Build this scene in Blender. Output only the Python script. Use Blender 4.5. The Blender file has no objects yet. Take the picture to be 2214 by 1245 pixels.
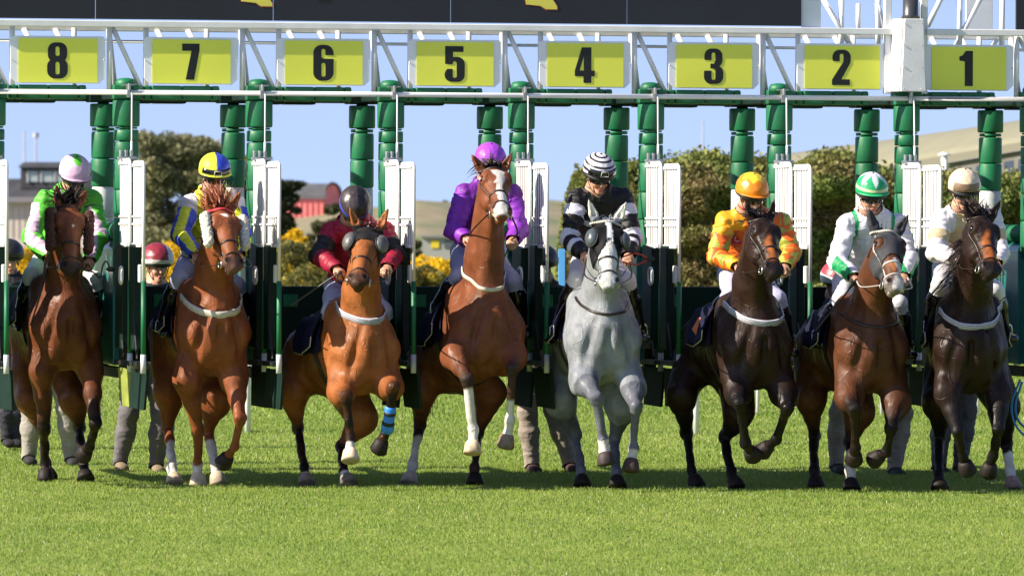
import bpy, math, random
import numpy as np
from mathutils import Vector, Matrix, noise
from mathutils.bvhtree import BVHTree
random.seed(7); RNG = np.random.default_rng(7)
R = math.radians
scene = bpy.context.scene
C = scene.collection
# ------------------------------------------------------------------ camera
F_PX = 14000.0; PW, PH = 2214.0, 1245.0
cam_d = bpy.data.cameras.new('camera'); cam = bpy.data.objects.new('camera', cam_d); C.objects.link(cam)
cam_d.sensor_width = 36.0; cam_d.lens = F_PX / PW * 36.0
cam_d.clip_start = 1.0; cam_d.clip_end = 9000.0
CAM_H = 2.0
cam.location = (0, -50, CAM_H)
PITCH = (622.5 - 480.0) / F_PX
cam.matrix_world = Matrix.Translation((0, -50, CAM_H)) @ Matrix.Rotation(math.pi/2 - PITCH, 4, 'X') @ Matrix.Rotation(0.0036, 4, 'Z')
cam_d.dof.use_dof = True; cam_d.dof.focus_distance = 49.0; cam_d.dof.aperture_fstop = 7.0
scene.camera = cam
# ------------------------------------------------------------------ light
SUN_AZ = 71.0     # degrees to the left of the direction from the horses to the camera
SUN_EL = 33.0
sun_dir = Vector((-math.sin(R(SUN_AZ))*math.cos(R(SUN_EL)), -math.cos(R(SUN_AZ))*math.cos(R(SUN_EL)), math.sin(R(SUN_EL))))
sl = bpy.data.lights.new('sun', 'SUN'); sl.energy = 4.0; sl.angle = R(0.5); sl.color = (1.0, 0.90, 0.74)
so = bpy.data.objects.new('sun', sl); C.objects.link(so); so.rotation_euler = sun_dir.to_track_quat('Z', 'Y').to_euler()
world = bpy.data.worlds.new('World'); scene.world = world; world.use_nodes = True
nt = world.node_tree; bg = nt.nodes['Background']
sky = nt.nodes.new('ShaderNodeTexSky'); sky.sky_type = 'NISHITA'; sky.sun_disc = False
sky.sun_elevation = R(SUN_EL)
sky.sun_rotation = math.atan2(sun_dir.x, sun_dir.y)
sky.dust_density = 0.4; sky.air_density = 1.0; sky.ozone_density = 2.5
tc = nt.nodes.new('ShaderNodeTexCoord'); mp = nt.nodes.new('ShaderNodeMapping')
mp.inputs['Location'].default_value = (0, 0, 0.16)      # look a little higher into the sky than the hazy horizon
nt.links.new(tc.outputs['Generated'], mp.inputs['Vector']); nt.links.new(mp.outputs['Vector'], sky.inputs['Vector'])
tint = nt.nodes.new('ShaderNodeMix'); tint.data_type = 'RGBA'; tint.blend_type = 'MULTIPLY'; tint.inputs[0].default_value = 1; tint.inputs[7].default_value = (1.16, .98, 1.06, 1)
nt.links.new(sky.outputs['Color'], tint.inputs[6]); nt.links.new(tint.outputs[2], bg.inputs['Color']); bg.inputs['Strength'].default_value = 0.078
scene.view_settings.view_transform = 'Standard'; scene.view_settings.look = 'None'
scene.view_settings.exposure = 1.32; scene.view_settings.gamma = 1.0
scene.render.engine = 'CYCLES'
scene.render.resolution_x = 1024; scene.render.resolution_y = 575
try:
    scene.cycles.max_bounces = 5; scene.cycles.diffuse_bounces = 2; scene.cycles.transparent_max_bounces = 6
except Exception: pass

# ------------------------------------------------------------------ helpers
CM = cam.matrix_world.copy(); CO = np.array(CM.translation); CR = np.array(CM.to_3x3())
def ray(px, py):
    d = CR @ np.array([(px - PW/2)/F_PX, -(py - PH/2)/F_PX, -1.0]); return d
def at_depth(px, py, dist):
    return CO + ray(px, py) * dist
def at_plane(px, py, p0, n):
    d = ray(px, py); return CO + d * (np.dot(p0 - CO, n) / np.dot(d, n))
def nz(v): v = np.asarray(v, float); return v / (np.linalg.norm(v) + 1e-9)
def hexl(h):
    h = h.lstrip('#'); o = []
    for i in (0, 2, 4):
        c = int(h[i:i+2], 16)/255; o.append(c/12.92 if c <= .04045 else ((c+.055)/1.055)**2.4)
    return np.array(o)
def tag(o, label=None, cat=None, group=None, kind=None):
    if label: o['label'] = label
    if cat: o['category'] = cat
    if group: o['group'] = group
    if kind: o['kind'] = kind
    return o
def empty(name, loc, label=None, cat=None, group=None):
    o = bpy.data.objects.new(name, None); C.objects.link(o); o.location = Vector(loc); o.empty_display_size = .2
    return tag(o, label, cat, group)

_M = {}
def mat(name, col=(.5,.5,.5), rough=.6, metal=0., nscale=0., namt=.15, bump=0., bscale=40., spec=.5, coat=0., vc=False, sheen=0., trans=0., ior=1.45):
    if name in _M: return _M[name]
    m = bpy.data.materials.new(name); m.use_nodes = True; n = m.node_tree.nodes; l = m.node_tree.links
    p = n['Principled BSDF']; p.inputs['Roughness'].default_value = rough; p.inputs['Metallic'].default_value = metal
    p.inputs['Specular IOR Level'].default_value = spec; p.inputs['Coat Weight'].default_value = coat
    p.inputs['Coat Roughness'].default_value = .15; p.inputs['Sheen Weight'].default_value = sheen
    if trans: p.inputs['Transmission Weight'].default_value = trans
    if vc:
        a = n.new('ShaderNodeAttribute'); a.attribute_name = 'col'; src = a.outputs['Color']
    else:
        a = n.new('ShaderNodeRGB'); a.outputs[0].default_value = (*col, 1); src = a.outputs[0]
    tcn = n.new('ShaderNodeTexCoord')
    if nscale > 0:
        t = n.new('ShaderNodeTexNoise'); t.inputs['Scale'].default_value = nscale; t.inputs['Detail'].default_value = 5
        l.new(tcn.outputs['Object'], t.inputs['Vector'])
        mr = n.new('ShaderNodeMapRange'); mr.inputs['From Min'].default_value = .3; mr.inputs['From Max'].default_value = .7
        mr.inputs['To Min'].default_value = 1-namt; mr.inputs['To Max'].default_value = 1+namt; l.new(t.outputs['Fac'], mr.inputs['Value'])
        vm = n.new('ShaderNodeVectorMath'); vm.operation = 'SCALE'; l.new(src, vm.inputs[0]); l.new(mr.outputs[0], vm.inputs['Scale']); src = vm.outputs[0]
    l.new(src, p.inputs['Base Color'])
    if bump > 0:
        t2 = n.new('ShaderNodeTexNoise'); t2.inputs['Scale'].default_value = bscale; t2.inputs['Detail'].default_value = 4
        l.new(tcn.outputs['Object'], t2.inputs['Vector'])
        b = n.new('ShaderNodeBump'); b.inputs['Strength'].default_value = bump; b.inputs['Distance'].default_value = .01
        l.new(t2.outputs['Fac'], b.inputs['Height']); l.new(b.outputs[0], p.inputs['Normal'])
    _M[name] = m; return m

def mk(name, V, Fc, m, parent=None, smooth=False, cols=None, bevel=0., loc=None):
    """one mesh object from numpy arrays; V in world coordinates"""
    V = np.asarray(V, np.float32).reshape(-1, 3)
    org = np.array(parent_world(parent)) if parent is not None else (np.array(loc) if loc is not None else np.zeros(3))
    me = bpy.data.meshes.new(name)
    if isinstance(Fc, np.ndarray):
        k = Fc.shape[1]; nf = Fc.shape[0]
        me.vertices.add(len(V)); me.vertices.foreach_set('co', (V - org).astype(np.float32).ravel())
        me.loops.add(nf*k); me.loops.foreach_set('vertex_index', Fc.astype(np.int32).ravel())
        me.polygons.add(nf); me.polygons.foreach_set('loop_start', np.arange(nf, dtype=np.int32)*k)
        try: me.polygons.foreach_set('loop_total', np.full(nf, k, np.int32))
        except Exception: pass
        me.update(calc_edges=True)
    else:
        me.from_pydata([tuple(v) for v in (V - org)], [], Fc); me.update()
    if cols is not None:
        a = me.color_attributes.new('col', 'FLOAT_COLOR', 'POINT')
        cc = np.ones((len(V), 4), np.float32); cc[:, :3] = cols; a.data.foreach_set('color', cc.ravel())
    if smooth: me.polygons.foreach_set('use_smooth', np.ones(len(me.polygons), bool))
    if m is not None: me.materials.append(m)
    o = bpy.data.objects.new(name, me); C.objects.link(o)
    if parent is not None: o.parent = parent
    elif loc is not None: o.location = Vector(loc)
    if bevel > 0:
        b = o.modifiers.new('bevel', 'BEVEL'); b.width = bevel; b.segments = 2; b.limit_method = 'ANGLE'; b.angle_limit = R(40)
        me.polygons.foreach_set('use_smooth', np.ones(len(me.polygons), bool))
        b.harden_normals = True
    return o
def parent_world(p):
    v = Vector((0,0,0))
    while p is not None: v = v + p.location; p = p.parent
    return v

class MB:
    def __init__(s): s.v = []; s.f = []
    def quadbox(s, c8):
        b = len(s.v); s.v += [tuple(map(float, p)) for p in c8]
        for q in ((0,1,2,3),(7,6,5,4),(0,4,5,1),(1,5,6,2),(2,6,7,3),(3,7,4,0)): s.f.append(tuple(b+i for i in q))
        return s
    def box(s, fr, u0, u1, v0, v1, z0, z1):
        """fr(u,v,z)->world"""
        return s.quadbox([fr(u0,v0,z0),fr(u0,v1,z0),fr(u1,v1,z0),fr(u1,v0,z0),fr(u0,v0,z1),fr(u0,v1,z1),fr(u1,v1,z1),fr(u1,v0,z1)])
    def tube(s, pts, r, n=10, cap=True, flat=1.0, up=None):
        pts = [np.asarray(p, float) for p in pts]; m = len(pts)
        rr = r if hasattr(r, '__len__') else [r]*m
        b = len(s.v); ref = None
        for i, p in enumerate(pts):
            t = nz(pts[min(i+1, m-1)] - pts[max(i-1, 0)])
            if ref is None:
                a = np.array(up, float) if up is not None else (np.array([0,0,1.]) if abs(t[2]) < .9 else np.array([1.,0,0]))
                ref = nz(a - t*np.dot(a, t))
            ref = nz(ref - t*np.dot(ref, t)); q = np.cross(t, ref)
            for k in range(n):
                an = 2*math.pi*k/n
                s.v.append(tuple(p + rr[i]*(math.cos(an)*ref*flat + math.sin(an)*q)))
        for i in range(m-1):
            for k in range(n):
                s.f.append((b+i*n+k, b+i*n+(k+1)%n, b+(i+1)*n+(k+1)%n, b+(i+1)*n+k))
        if cap:
            s.f.append(tuple(b+k for k in reversed(range(n)))); s.f.append(tuple(b+(m-1)*n+k for k in range(n)))
        return s
    def ribbon(s, pts, wdir, w, th=.004, nrm=None):
        """flat strap with real thickness; wdir one vector or list, nrm list of outward normals"""
        m = len(pts); b = len(s.v)
        for i in range(m):
            p = np.asarray(pts[i], float); wd = nz(wdir[i] if np.ndim(wdir) == 2 else wdir)
            t = nz(np.asarray(pts[min(i+1,m-1)]) - np.asarray(pts[max(i-1,0)]))
            nn = nz(nrm[i]) if nrm is not None else nz(np.cross(t, wd))
            for a, c in ((-.5,0),(-.42,1),(.42,1),(.5,0)): s.v.append(tuple(p + wd*w*a + nn*th*c))
        for i in range(m-1):
            for k in range(4):
                s.f.append((b+i*4+k, b+i*4+(k+1)%4, b+(i+1)*4+(k+1)%4, b+(i+1)*4+k))
        s.f.append((b,b+1,b+2,b+3)); e = b+(m-1)*4; s.f.append((e+3,e+2,e+1,e))
        return s
    def build(s, name, m, parent=None, smooth=False, bevel=0., loc=None):
        return mk(name, np.array(s.v), s.f, m, parent, smooth, None, bevel, loc)

def vnoise(P, seed=0):
    """smooth value noise in [0,1], vectorised"""
    P = np.asarray(P, np.float64); i = np.floor(P).astype(np.int64); f = P - i; f = f*f*(3-2*f)
    out = np.zeros(len(P))
    def h(x, y, z):
        n = (x*73856093) ^ (y*19349663) ^ (z*83492791) ^ (seed*2654435761 + 12345)
        n = (n ^ (n >> 13)) * 1274126177; n = n & 0x7fffffff
        return ((n ^ (n >> 16)) & 0xffff)/65535.0
    for dx in (0,1):
        for dy in (0,1):
            for dz in (0,1):
                w = (f[:,0] if dx else 1-f[:,0])*(f[:,1] if dy else 1-f[:,1])*(f[:,2] if dz else 1-f[:,2])
                out += w*h(i[:,0]+dx, i[:,1]+dy, i[:,2]+dz)
    return out

# ------------------------------------------------------------------ signed-distance modelling (smooth unions of tapered limbs -> one surface)
class Body:
    def __init__(s, h): s.h = h; s.p = []
    def seg(s, p0, p1, r0, r1=None, lat=(1,0,0), k=.03, op=1, ra=None):
        r1 = r0 if r1 is None else r1
        r0 = r0 if hasattr(r0, '__len__') else (r0, r0); r1 = r1 if hasattr(r1, '__len__') else (r1, r1)
        s.p.append((np.asarray(p0, float), np.asarray(p1, float), r0, r1, np.asarray(lat, float), k, op, ra)); return s
    def ell(s, c, r, lat=(1,0,0), ax=(0,0,1), k=.03, op=1):
        """r = (lateral, normal, axial)"""
        c = np.asarray(c, float); ax = nz(ax)*1e-4
        return s.seg(c-ax, c+ax, (r[0], r[1]), (r[0], r[1]), lat, k, op, r[2])
    def mesh(s):
        h = s.h; lo = np.full(3, 1e9); hi = -lo
        for p0,p1,r0,r1,lat,k,op,ra in s.p:
            if op < 0: continue
            rm = max(*r0, *r1, ra or 0); lo = np.minimum(lo, np.minimum(p0,p1)-rm); hi = np.maximum(hi, np.maximum(p0,p1)+rm)
        lo -= .04; hi += .04; n = np.ceil((hi-lo)/h).astype(int)+1
        D = np.full(n, .2, np.float32); ax = [lo[i]+h*np.arange(n[i]) for i in range(3)]
        for p0,p1,r0,r1,lat,k,op,ra in s.p:
            rm = max(*r0, *r1, ra or 0); mg = rm+k+.03
            a0 = np.maximum(np.floor((np.minimum(p0,p1)-mg-lo)/h).astype(int), 0); a1 = np.minimum(np.ceil((np.maximum(p0,p1)+mg-lo)/h).astype(int)+1, n)
            if np.any(a1 <= a0): continue
            X = (ax[0][a0[0]:a1[0]]-p0[0])[:,None,None].astype(np.float32); Y = (ax[1][a0[1]:a1[1]]-p0[1])[None,:,None].astype(np.float32); Z = (ax[2][a0[2]:a1[2]]-p0[2])[None,None,:].astype(np.float32)
            L = np.linalg.norm(p1-p0); a = (p1-p0)/max(L,1e-9); l = nz(lat - a*np.dot(lat,a)); q = np.cross(a,l)
            A = X*a[0]+Y*a[1]+Z*a[2]; Lc = X*l[0]+Y*l[1]+Z*l[2]; N = X*q[0]+Y*q[1]+Z*q[2]
            t = np.clip(A/max(L,1e-9), 0, 1); A = A-t*L
            rl = r0[0]+(r1[0]-r0[0])*t; rn = r0[1]+(r1[1]-r0[1])*t; rz = np.minimum(rl,rn) if ra is None else ra
            ln = np.sqrt(A*A+Lc*Lc+N*N)+1e-6; rho = np.sqrt((A/rz)**2+(Lc/rl)**2+(N/rn)**2)+1e-5
            d = (ln-ln/rho).astype(np.float32)
            sl_ = tuple(slice(a0[i],a1[i]) for i in range(3)); c = D[sl_]
            if op > 0:
                hh = np.clip(.5+.5*(d-c)/k, 0, 1); D[sl_] = d*(1-hh)+c*hh-k*hh*(1-hh)
            else:
                d = -d; hh = np.clip(.5-.5*(d-c)/k, 0, 1); D[sl_] = d*(1-hh)+c*hh+k*hh*(1-hh)
        return surface_nets(D, lo, h)

def surface_nets(D, lo, h):
    S = D < 0; n = D.shape
    cs = S[:-1,:-1,:-1].astype(np.int8)
    for dx in (0,1):
        for dy in (0,1):
            for dz in (0,1):
                if dx+dy+dz: cs = cs + S[dx:n[0]-1+dx, dy:n[1]-1+dy, dz:n[2]-1+dz]
    act = np.argwhere((cs > 0) & (cs < 8)); idx = -np.ones(cs.shape, np.int64); idx[tuple(act.T)] = np.arange(len(act))
    acc = np.zeros((len(act),3)); cnt = np.zeros(len(act))
    cor = [(x,y,z) for x in (0,1) for y in (0,1) for z in (0,1)]
    val = {c: D[act[:,0]+c[0], act[:,1]+c[1], act[:,2]+c[2]] for c in cor}
    for c in cor:
        for ax_ in range(3):
            if c[ax_] == 0:
                c2 = list(c); c2[ax_] = 1; c2 = tuple(c2); a, b = val[c], val[c2]; m = (a<0) != (b<0)
                t = np.where(m, a/np.where(m, a-b, 1), 0); p = np.zeros((len(act),3)); p += np.array(c); p[:,ax_] = t
                acc += p*m[:,None]; cnt += m
    V = (act + acc/np.maximum(cnt,1)[:,None])*h + lo
    F = []
    for ax_ in range(3):
        u, w = (ax_+1)%3, (ax_+2)%3
        sA = [slice(None)]*3; sB = [slice(None)]*3; sA[ax_] = slice(0,n[ax_]-1); sB[ax_] = slice(1,n[ax_])
        a, b = S[tuple(sA)], S[tuple(sB)]
        for flip, mk_ in ((0, a & ~b), (1, ~a & b)):
            e = np.argwhere(mk_); e = e[(e[:,u] > 0) & (e[:,w] > 0) & (e[:,u] < n[u]-1) & (e[:,w] < n[w]-1)]
            if not len(e): continue
            def g(du, dw):
                q = e.copy(); q[:,u] += du; q[:,w] += dw; return idx[tuple(q.T)]
            quad = np.stack([g(-1,-1), g(0,-1), g(0,0), g(-1,0)], 1)
            if flip: quad = quad[:, ::-1]
            F.append(quad)
    F = np.concatenate(F); F = F[(F >= 0).all(1)]
    return V, F
def normals(V, F):
    a = V[F[:,2]]-V[F[:,0]]; b = V[F[:,3]]-V[F[:,1]]; fn = np.cross(a, b); N = np.zeros_like(V)
    for i in range(4): np.add.at(N, F[:,i], fn)
    return N/(np.linalg.norm(N, axis=1, keepdims=True)+1e-12)
def smooth_v(V, F, it=1, lam=.5):
    for _ in range(it):
        S = np.zeros_like(V); c = np.zeros(len(V))
        for i in range(4):
            for j in (1, 3):
                np.add.at(S, F[:,i], V[F[:,(i+j)%4]]); np.add.at(c, F[:,i], 1)
        V = V+(S/np.maximum(c,1)[:,None]-V)*lam
    return V
def sub(V, F, mask, off, Nn, cols=None):
    """a shell over the masked part of a surface, lifted by off along the normals"""
    fm = mask[F].all(1); F2 = F[fm]; used = np.unique(F2); rem = -np.ones(len(V), np.int64); rem[used] = np.arange(len(used))
    o = off[used][:,None] if hasattr(off, '__len__') else off
    return V[used]+Nn[used]*o, rem[F2], used
def segd(P, a, b):
    """distance to a segment and parameter"""
    ab = b-a; t = np.clip(((P-a)@ab)/max(np.dot(ab,ab),1e-9), 0, 1); return np.linalg.norm(P-(a+t[:,None]*ab), axis=1), t
def bvh_of(V, F): return BVHTree.FromPolygons([tuple(v) for v in V], [tuple(f) for f in F.tolist()])
def wrap(bvh, c, n, e1, a0, a1, steps, off=.004, rmax=.6):
    """points on the surface round centre c in the plane with normal n, from angle a0 to a1 (degrees, from e1)"""
    n = nz(n); e1 = nz(np.asarray(e1,float)-n*np.dot(e1,n)); e2 = np.cross(n, e1); P = []; Nn = []; last = None
    for i in range(steps+1):
        a = R(a0+(a1-a0)*i/steps); d = math.cos(a)*e1+math.sin(a)*e2
        h = bvh.ray_cast(Vector(c), Vector(d), rmax)
        if h[0] is not None: last = h[3]+off
        if last is None: continue
        P.append(np.asarray(c)+d*last); Nn.append(d)
    if len(P) > 4:
        P = np.array(P)
        for _ in range(2): P[1:-1] = P[1:-1]*.5+(P[:-2]+P[2:])*.25
    return P, Nn
def bez(p, n=14):
    """smooth curve through points"""
    p = [np.asarray(q, float) for q in p]; out = []; m = len(p)
    for i in range(m-1):
        a = p[max(i-1,0)]; b = p[i]; c = p[i+1]; d = p[min(i+2,m-1)]
        for k in range(n):
            t = k/n; out.append(.5*((2*b)+(-a+c)*t+(2*a-5*b+4*c-d)*t*t+(-a+3*b-3*c+d)*t**3))
    out.append(p[-1]); return out
def strands(roots, dirs, length, width, grav, nseg=5, jit=.15, cols=None, seed=1):
    rg = np.random.default_rng(seed); V = []; F = []; Cc = []
    for r, d in zip(roots, dirs):
        L = length*rg.uniform(.6, 1.15); d = nz(nz(d)+rg.normal(0, jit, 3)); p = np.array(r, float); side = nz(np.cross(d, rg.normal(0,1,3)))
        b = len(V)
        for i in range(nseg+1):
            t = i/nseg; w = width*(1-t**1.5*.85); V += [p-side*w/2, p+side*w/2]
            d = nz(d+np.asarray(grav)*(1/nseg)+rg.normal(0, .06, 3)); p = p+d*L/nseg
            if cols is not None: c = cols*rg.uniform(.6,1.3); Cc += [c, c]
        for i in range(nseg): F.append((b+2*i, b+2*i+1, b+2*i+3, b+2*i+2))
    return np.array(V), np.array(F), (np.array(Cc) if cols is not None else None)
# ------------------------------------------------------------------ starting stalls
O_ = at_depth(272, 480, 49.25); O_[2] = 0; E_ = at_depth(2232, 480, 50.75); E_[2] = 0
U_ = nz(E_-O_); PIT = np.linalg.norm(E_-O_)/7; V_ = np.array([-U_[1], U_[0], 0.])
ANG = math.atan2(U_[1], U_[0]); UP = np.array([0,0,1.])
def ST(u, v, z): return O_+U_*u+V_*v+UP*z
def zpx(py, u=0, v=0):
    """height of the photo row py at stall position (u,v)"""
    b = ST(u, v, 0); x = PW/2+F_PX*b[0]/(b[1]+50); p = at_depth(x, py, b[1]+50.0); return p[2]
def upx(px, v=0):
    p = at_plane(px, 480, ST(0,v,0), V_); return np.dot(p-O_, U_)
def poly3(name, fr, pts, v0, v1, m, parent, bevel=0.):
    n = len(pts); vs = [fr(x,v0,z) for x,z in pts]+[fr(x,v1,z) for x,z in pts]
    f = [tuple(range(n)), tuple(reversed(range(n, 2*n)))]+[(i, n+i, n+(i+1)%n, (i+1)%n) for i in range(n)]
    return mk(name, np.array(vs), f, m, parent, bevel=bevel)
m_white = mat('white_paint', (.76,.76,.76), .5, nscale=5, namt=.10, bump=.08)
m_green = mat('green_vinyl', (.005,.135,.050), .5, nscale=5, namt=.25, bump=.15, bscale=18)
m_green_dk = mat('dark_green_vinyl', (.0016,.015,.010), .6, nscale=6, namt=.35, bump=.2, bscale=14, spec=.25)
m_teal = mat('teal_vinyl', (.015,.15,.14), .35, nscale=5, namt=.3, bump=.2, bscale=10, coat=.3)
m_black = mat('black_rubber', (.009,.011,.010), .6, nscale=6, namt=.3)
m_banner = mat('banner_navy', (.012,.014,.024), .55, nscale=2, namt=.12)
m_yel = mat('sign_yellow', (.80,.84,.09), .5, nscale=1.5, namt=.05)
m_ink = mat('sign_ink', (.006,.006,.007), .5)
m_sign = mat('sign_white', (.80,.83,.88), .45, nscale=2, namt=.04)
m_steel = mat('galvanised_steel', (.42,.42,.42), .35, metal=.8, nscale=20, namt=.2)
m_logo = mat('banner_yellow', (.72,.66,.10), .5); m_logo2 = mat('banner_orange', (.6,.12,.03), .5)
m_white_dirty = mat('worn_white_vinyl', (.55,.57,.58), .5, nscale=7, namt=.2)

# digits as 2-D shapes, 46 x 80 units
def digit_mesh(ch):
    s = .5; xs = np.arange(-4, 51, s); ys = np.arange(-4, 85, s); X, Y = np.meshgrid(xs, ys, indexing='ij')
    def rb(x0,y0,x1,y1,r):
        qx = abs(X-(x0+x1)/2)-(x1-x0)/2+r; qy = abs(Y-(y0+y1)/2)-(y1-y0)/2+r
        return np.hypot(np.maximum(qx,0), np.maximum(qy,0))+np.minimum(np.maximum(qx,qy),0)-r
    def poly(pts):
        d = np.full(X.shape, 1e9); ins = np.zeros(X.shape, bool); n = len(pts)
        for i in range(n):
            ax, ay = pts[i]; bx, by = pts[(i+1)%n]; ex, ey = bx-ax, by-ay
            t = np.clip(((X-ax)*ex+(Y-ay)*ey)/(ex*ex+ey*ey), 0, 1); d = np.minimum(d, np.hypot(X-ax-t*ex, Y-ay-t*ey))
            c = ((ay > Y) != (by > Y)) & (X < (bx-ax)*(Y-ay)/((by-ay) if by != ay else 1e-9)+ax); ins ^= c
        return np.where(ins, -d, d)
    u = np.minimum
    def m(a, b): return np.maximum(a, -b)
    if ch == '8': D = m(m(u(rb(1.5,36,44.5,80,17), rb(0,0,46,45,18)), rb(18.5,50,27.5,71,4.4)), rb(18.5,9,27.5,37,4.4))
    if ch == '7': D = poly([(3,80),(42,80),(42,66),(30,0),(11,0),(24,64),(3,64)])
    if ch == '6': D = m(m(m(rb(0,0,46,80,19), rb(18.5,9,27.5,40,4.4)), rb(18.5,50,27.5,71,4.4)), rb(23,49,60,57,1))
    if ch == '5': D = m(m(u(u(rb(1,40,19,80,1), rb(1,67,43,80,1)), u(rb(8,0,46,56,17), rb(0,0,46,32,16))), rb(18.5,9,27.5,46,4.4)), rb(-9,29,19,39.5,.5))
    if ch == '4': D = m(poly([(16,80),(38,80),(38,28),(46,28),(46,15),(38,15),(38,0),(20,0),(20,15),(0,15),(0,28)]), poly([(20.5,28),(20.5,60),(11,28)]))
    if ch == '3': D = m(m(m(m(u(rb(1,37,43,80,17), rb(0,0,45,42,17)), rb(17.5,50,26.5,71,4.4)), rb(17.5,9,26.5,34,4.4)), rb(-9,30,15,54,1)), u(rb(-9,46,24,54,.5), rb(-9,30,24,35,.5)))
    if ch == '2':
        D = m(m(rb(1,44,44,80,17), rb(18,40,27,71,4.4)), rb(-9,30,18,54,1)); D = m(D, rb(-9,30,60,50,1)); D = u(D, poly([(44,60),(43,50),(22,13),(42,13),(42,0),(0,0),(0,12),(26,52),(27,62)]))
    if ch == '1': D = poly([(16,80),(33,80),(33,0),(14,0),(14,56),(1,58),(1,67),(9,70)])
    D = D*.1
    D3 = np.repeat(D[:,:,None], 5, 2).astype(np.float32); D3[:,:,0] = 1; D3[:,:,4] = 1
    V, F = surface_nets(D3, np.array([-4*.1, -4*.1, 0]), s*.1); V /= .1
    return V, F

def unit(name, label, k0, k1):
    return empty(name, ST((k0+k1)/2*PIT, .6, 0), label, 'starting gate', 'starting stalls')
gateA = unit('starting_gate', 'long white and green starting gate carrying stall numbers 8 down to 2 under black boards', -1, 6)
gateB = unit('starting_gate', 'right hand section of the starting gate, carrying the number 1 board', 6, 8)
xr = upx(1962); xe = 8*PIT+.3; xs_ = upx(-40)
ZC0 = zpx(53, 0); ZR = zpx(201, 0)          # top chord and rail heights
def frame_parts(g, ua, ub, posts, signs):
    # white truss
    t = MB(); t.box(ST, ua, ub, -.06, .0, zpx(60,0), zpx(46,0)); t.build('top_chord', m_white, g, bevel=.006)
    t = MB(); t.box(ST, ua, ub, .30, .36, zpx(66,0), zpx(54,0)); t.build('rear_chord', m_white, g, bevel=.006)
    t = MB(); t.tube([ST(ua,-.09,ZR), ST(ub,-.09,ZR)], .019, 14); t.build('front_rail', m_white, g, True)
    t = MB(); t.tube([ST(ua,.33,zpx(88)), ST(ub,.33,zpx(88))], .012, 8); t.build('rear_rail', m_white, g, True)
    for k in posts:
        u = k*PIT
        # verticals either side of the number board
        for du, nm in ((-.125, 'truss_upright'), (.155, 'truss_upright')):
            if ua < u+du < ub:
                b = MB(); b.tube([ST(u+du,.03,zpx(60)), ST(u+du,.03,zpx(196))], .021, 12); b.build(nm, m_white, g, True)
        if k >= 0 or True:
            b = MB(); b.tube([ST(u-.10,.045,zpx(60)), ST(u+.12,.045,zpx(190))], .019, 12); b.build('truss_diagonal', m_white, g, True)
            b = MB(); b.tube([ST(u-.09,.31,zpx(62)), ST(u-.06,.2,zpx(185))], .022, 12); b.build('truss_brace', m_white, g, True)
            for du in (.28, .52):
                b = MB(); b.tube([ST(u+du,.30,zpx(62)), ST(u+du+.17,.28,zpx(150))], .02, 10); b.build('truss_brace', m_white, g, True)
            b = MB(); b.tube([ST(u+.66,.25,zpx(60)), ST(u+.66,.25,zpx(188))], .02, 10); b.build('truss_upright', m_white, g, True)
    for k in signs: number_board(g, k)
    for k in posts: divider(g, k)
def number_board(g, k):
    uc = (k-.5)*PIT-.014; n = str(8-k); w = .362; z0 = zpx(182); z1 = zpx(80)
    ch = .045
    pts = [(uc-w+ch,z0),(uc+w-ch,z0),(uc+w,z0+ch),(uc+w,z1-.015),(uc+w-.02,z1),(uc-w+.02,z1),(uc-w,z1-.015),(uc-w,z0+ch)]
    bd = poly3('number_board', ST, pts, -.016, .004, m_sign, g, bevel=.003)
    yw = .302; b = MB(); b.box(ST, uc-yw+.0, uc+yw, -.022, -.0185, zpx(180), zpx(85)); b.build('yellow_panel', m_yel, bd)
    V, F = digit_mesh(n); sc = (zpx(94)-zpx(172))/80
    P = np.array([ST(uc+(x-23)*sc-.004, -.0225-.0016*z, zpx(172)+y*sc) for x,y,z in V])
    mk('numeral', P, F, m_ink, bd)
    for s in (-1,1):
        c = ST(uc+s*(w-.008), -.018, (z0+z1)/2); b = MB(); b.tube([c, c-V_*.006], .006, 8); b.build('bolt', m_steel, bd, True)
def pad(g, name, fr_u, v, segs, m):
    """upholstered post: bulging stacked cushions, one mesh"""
    b = MB()
    for (ya, yb, r) in segs:
        za, zb = zpx(ya), zpx(yb); pr = []; rr = []
        for t, q in ((0,.90),(.02,.96),(.06,.995),(.5,1.0),(.94,.995),(.98,.96),(1,.90)):
            pr.append(ST(fr_u, v, za+(zb-za)*t)); rr.append(r*q)
        b.tube(pr, rr, 22)
    return b.build(name, m, g, True)
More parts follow.
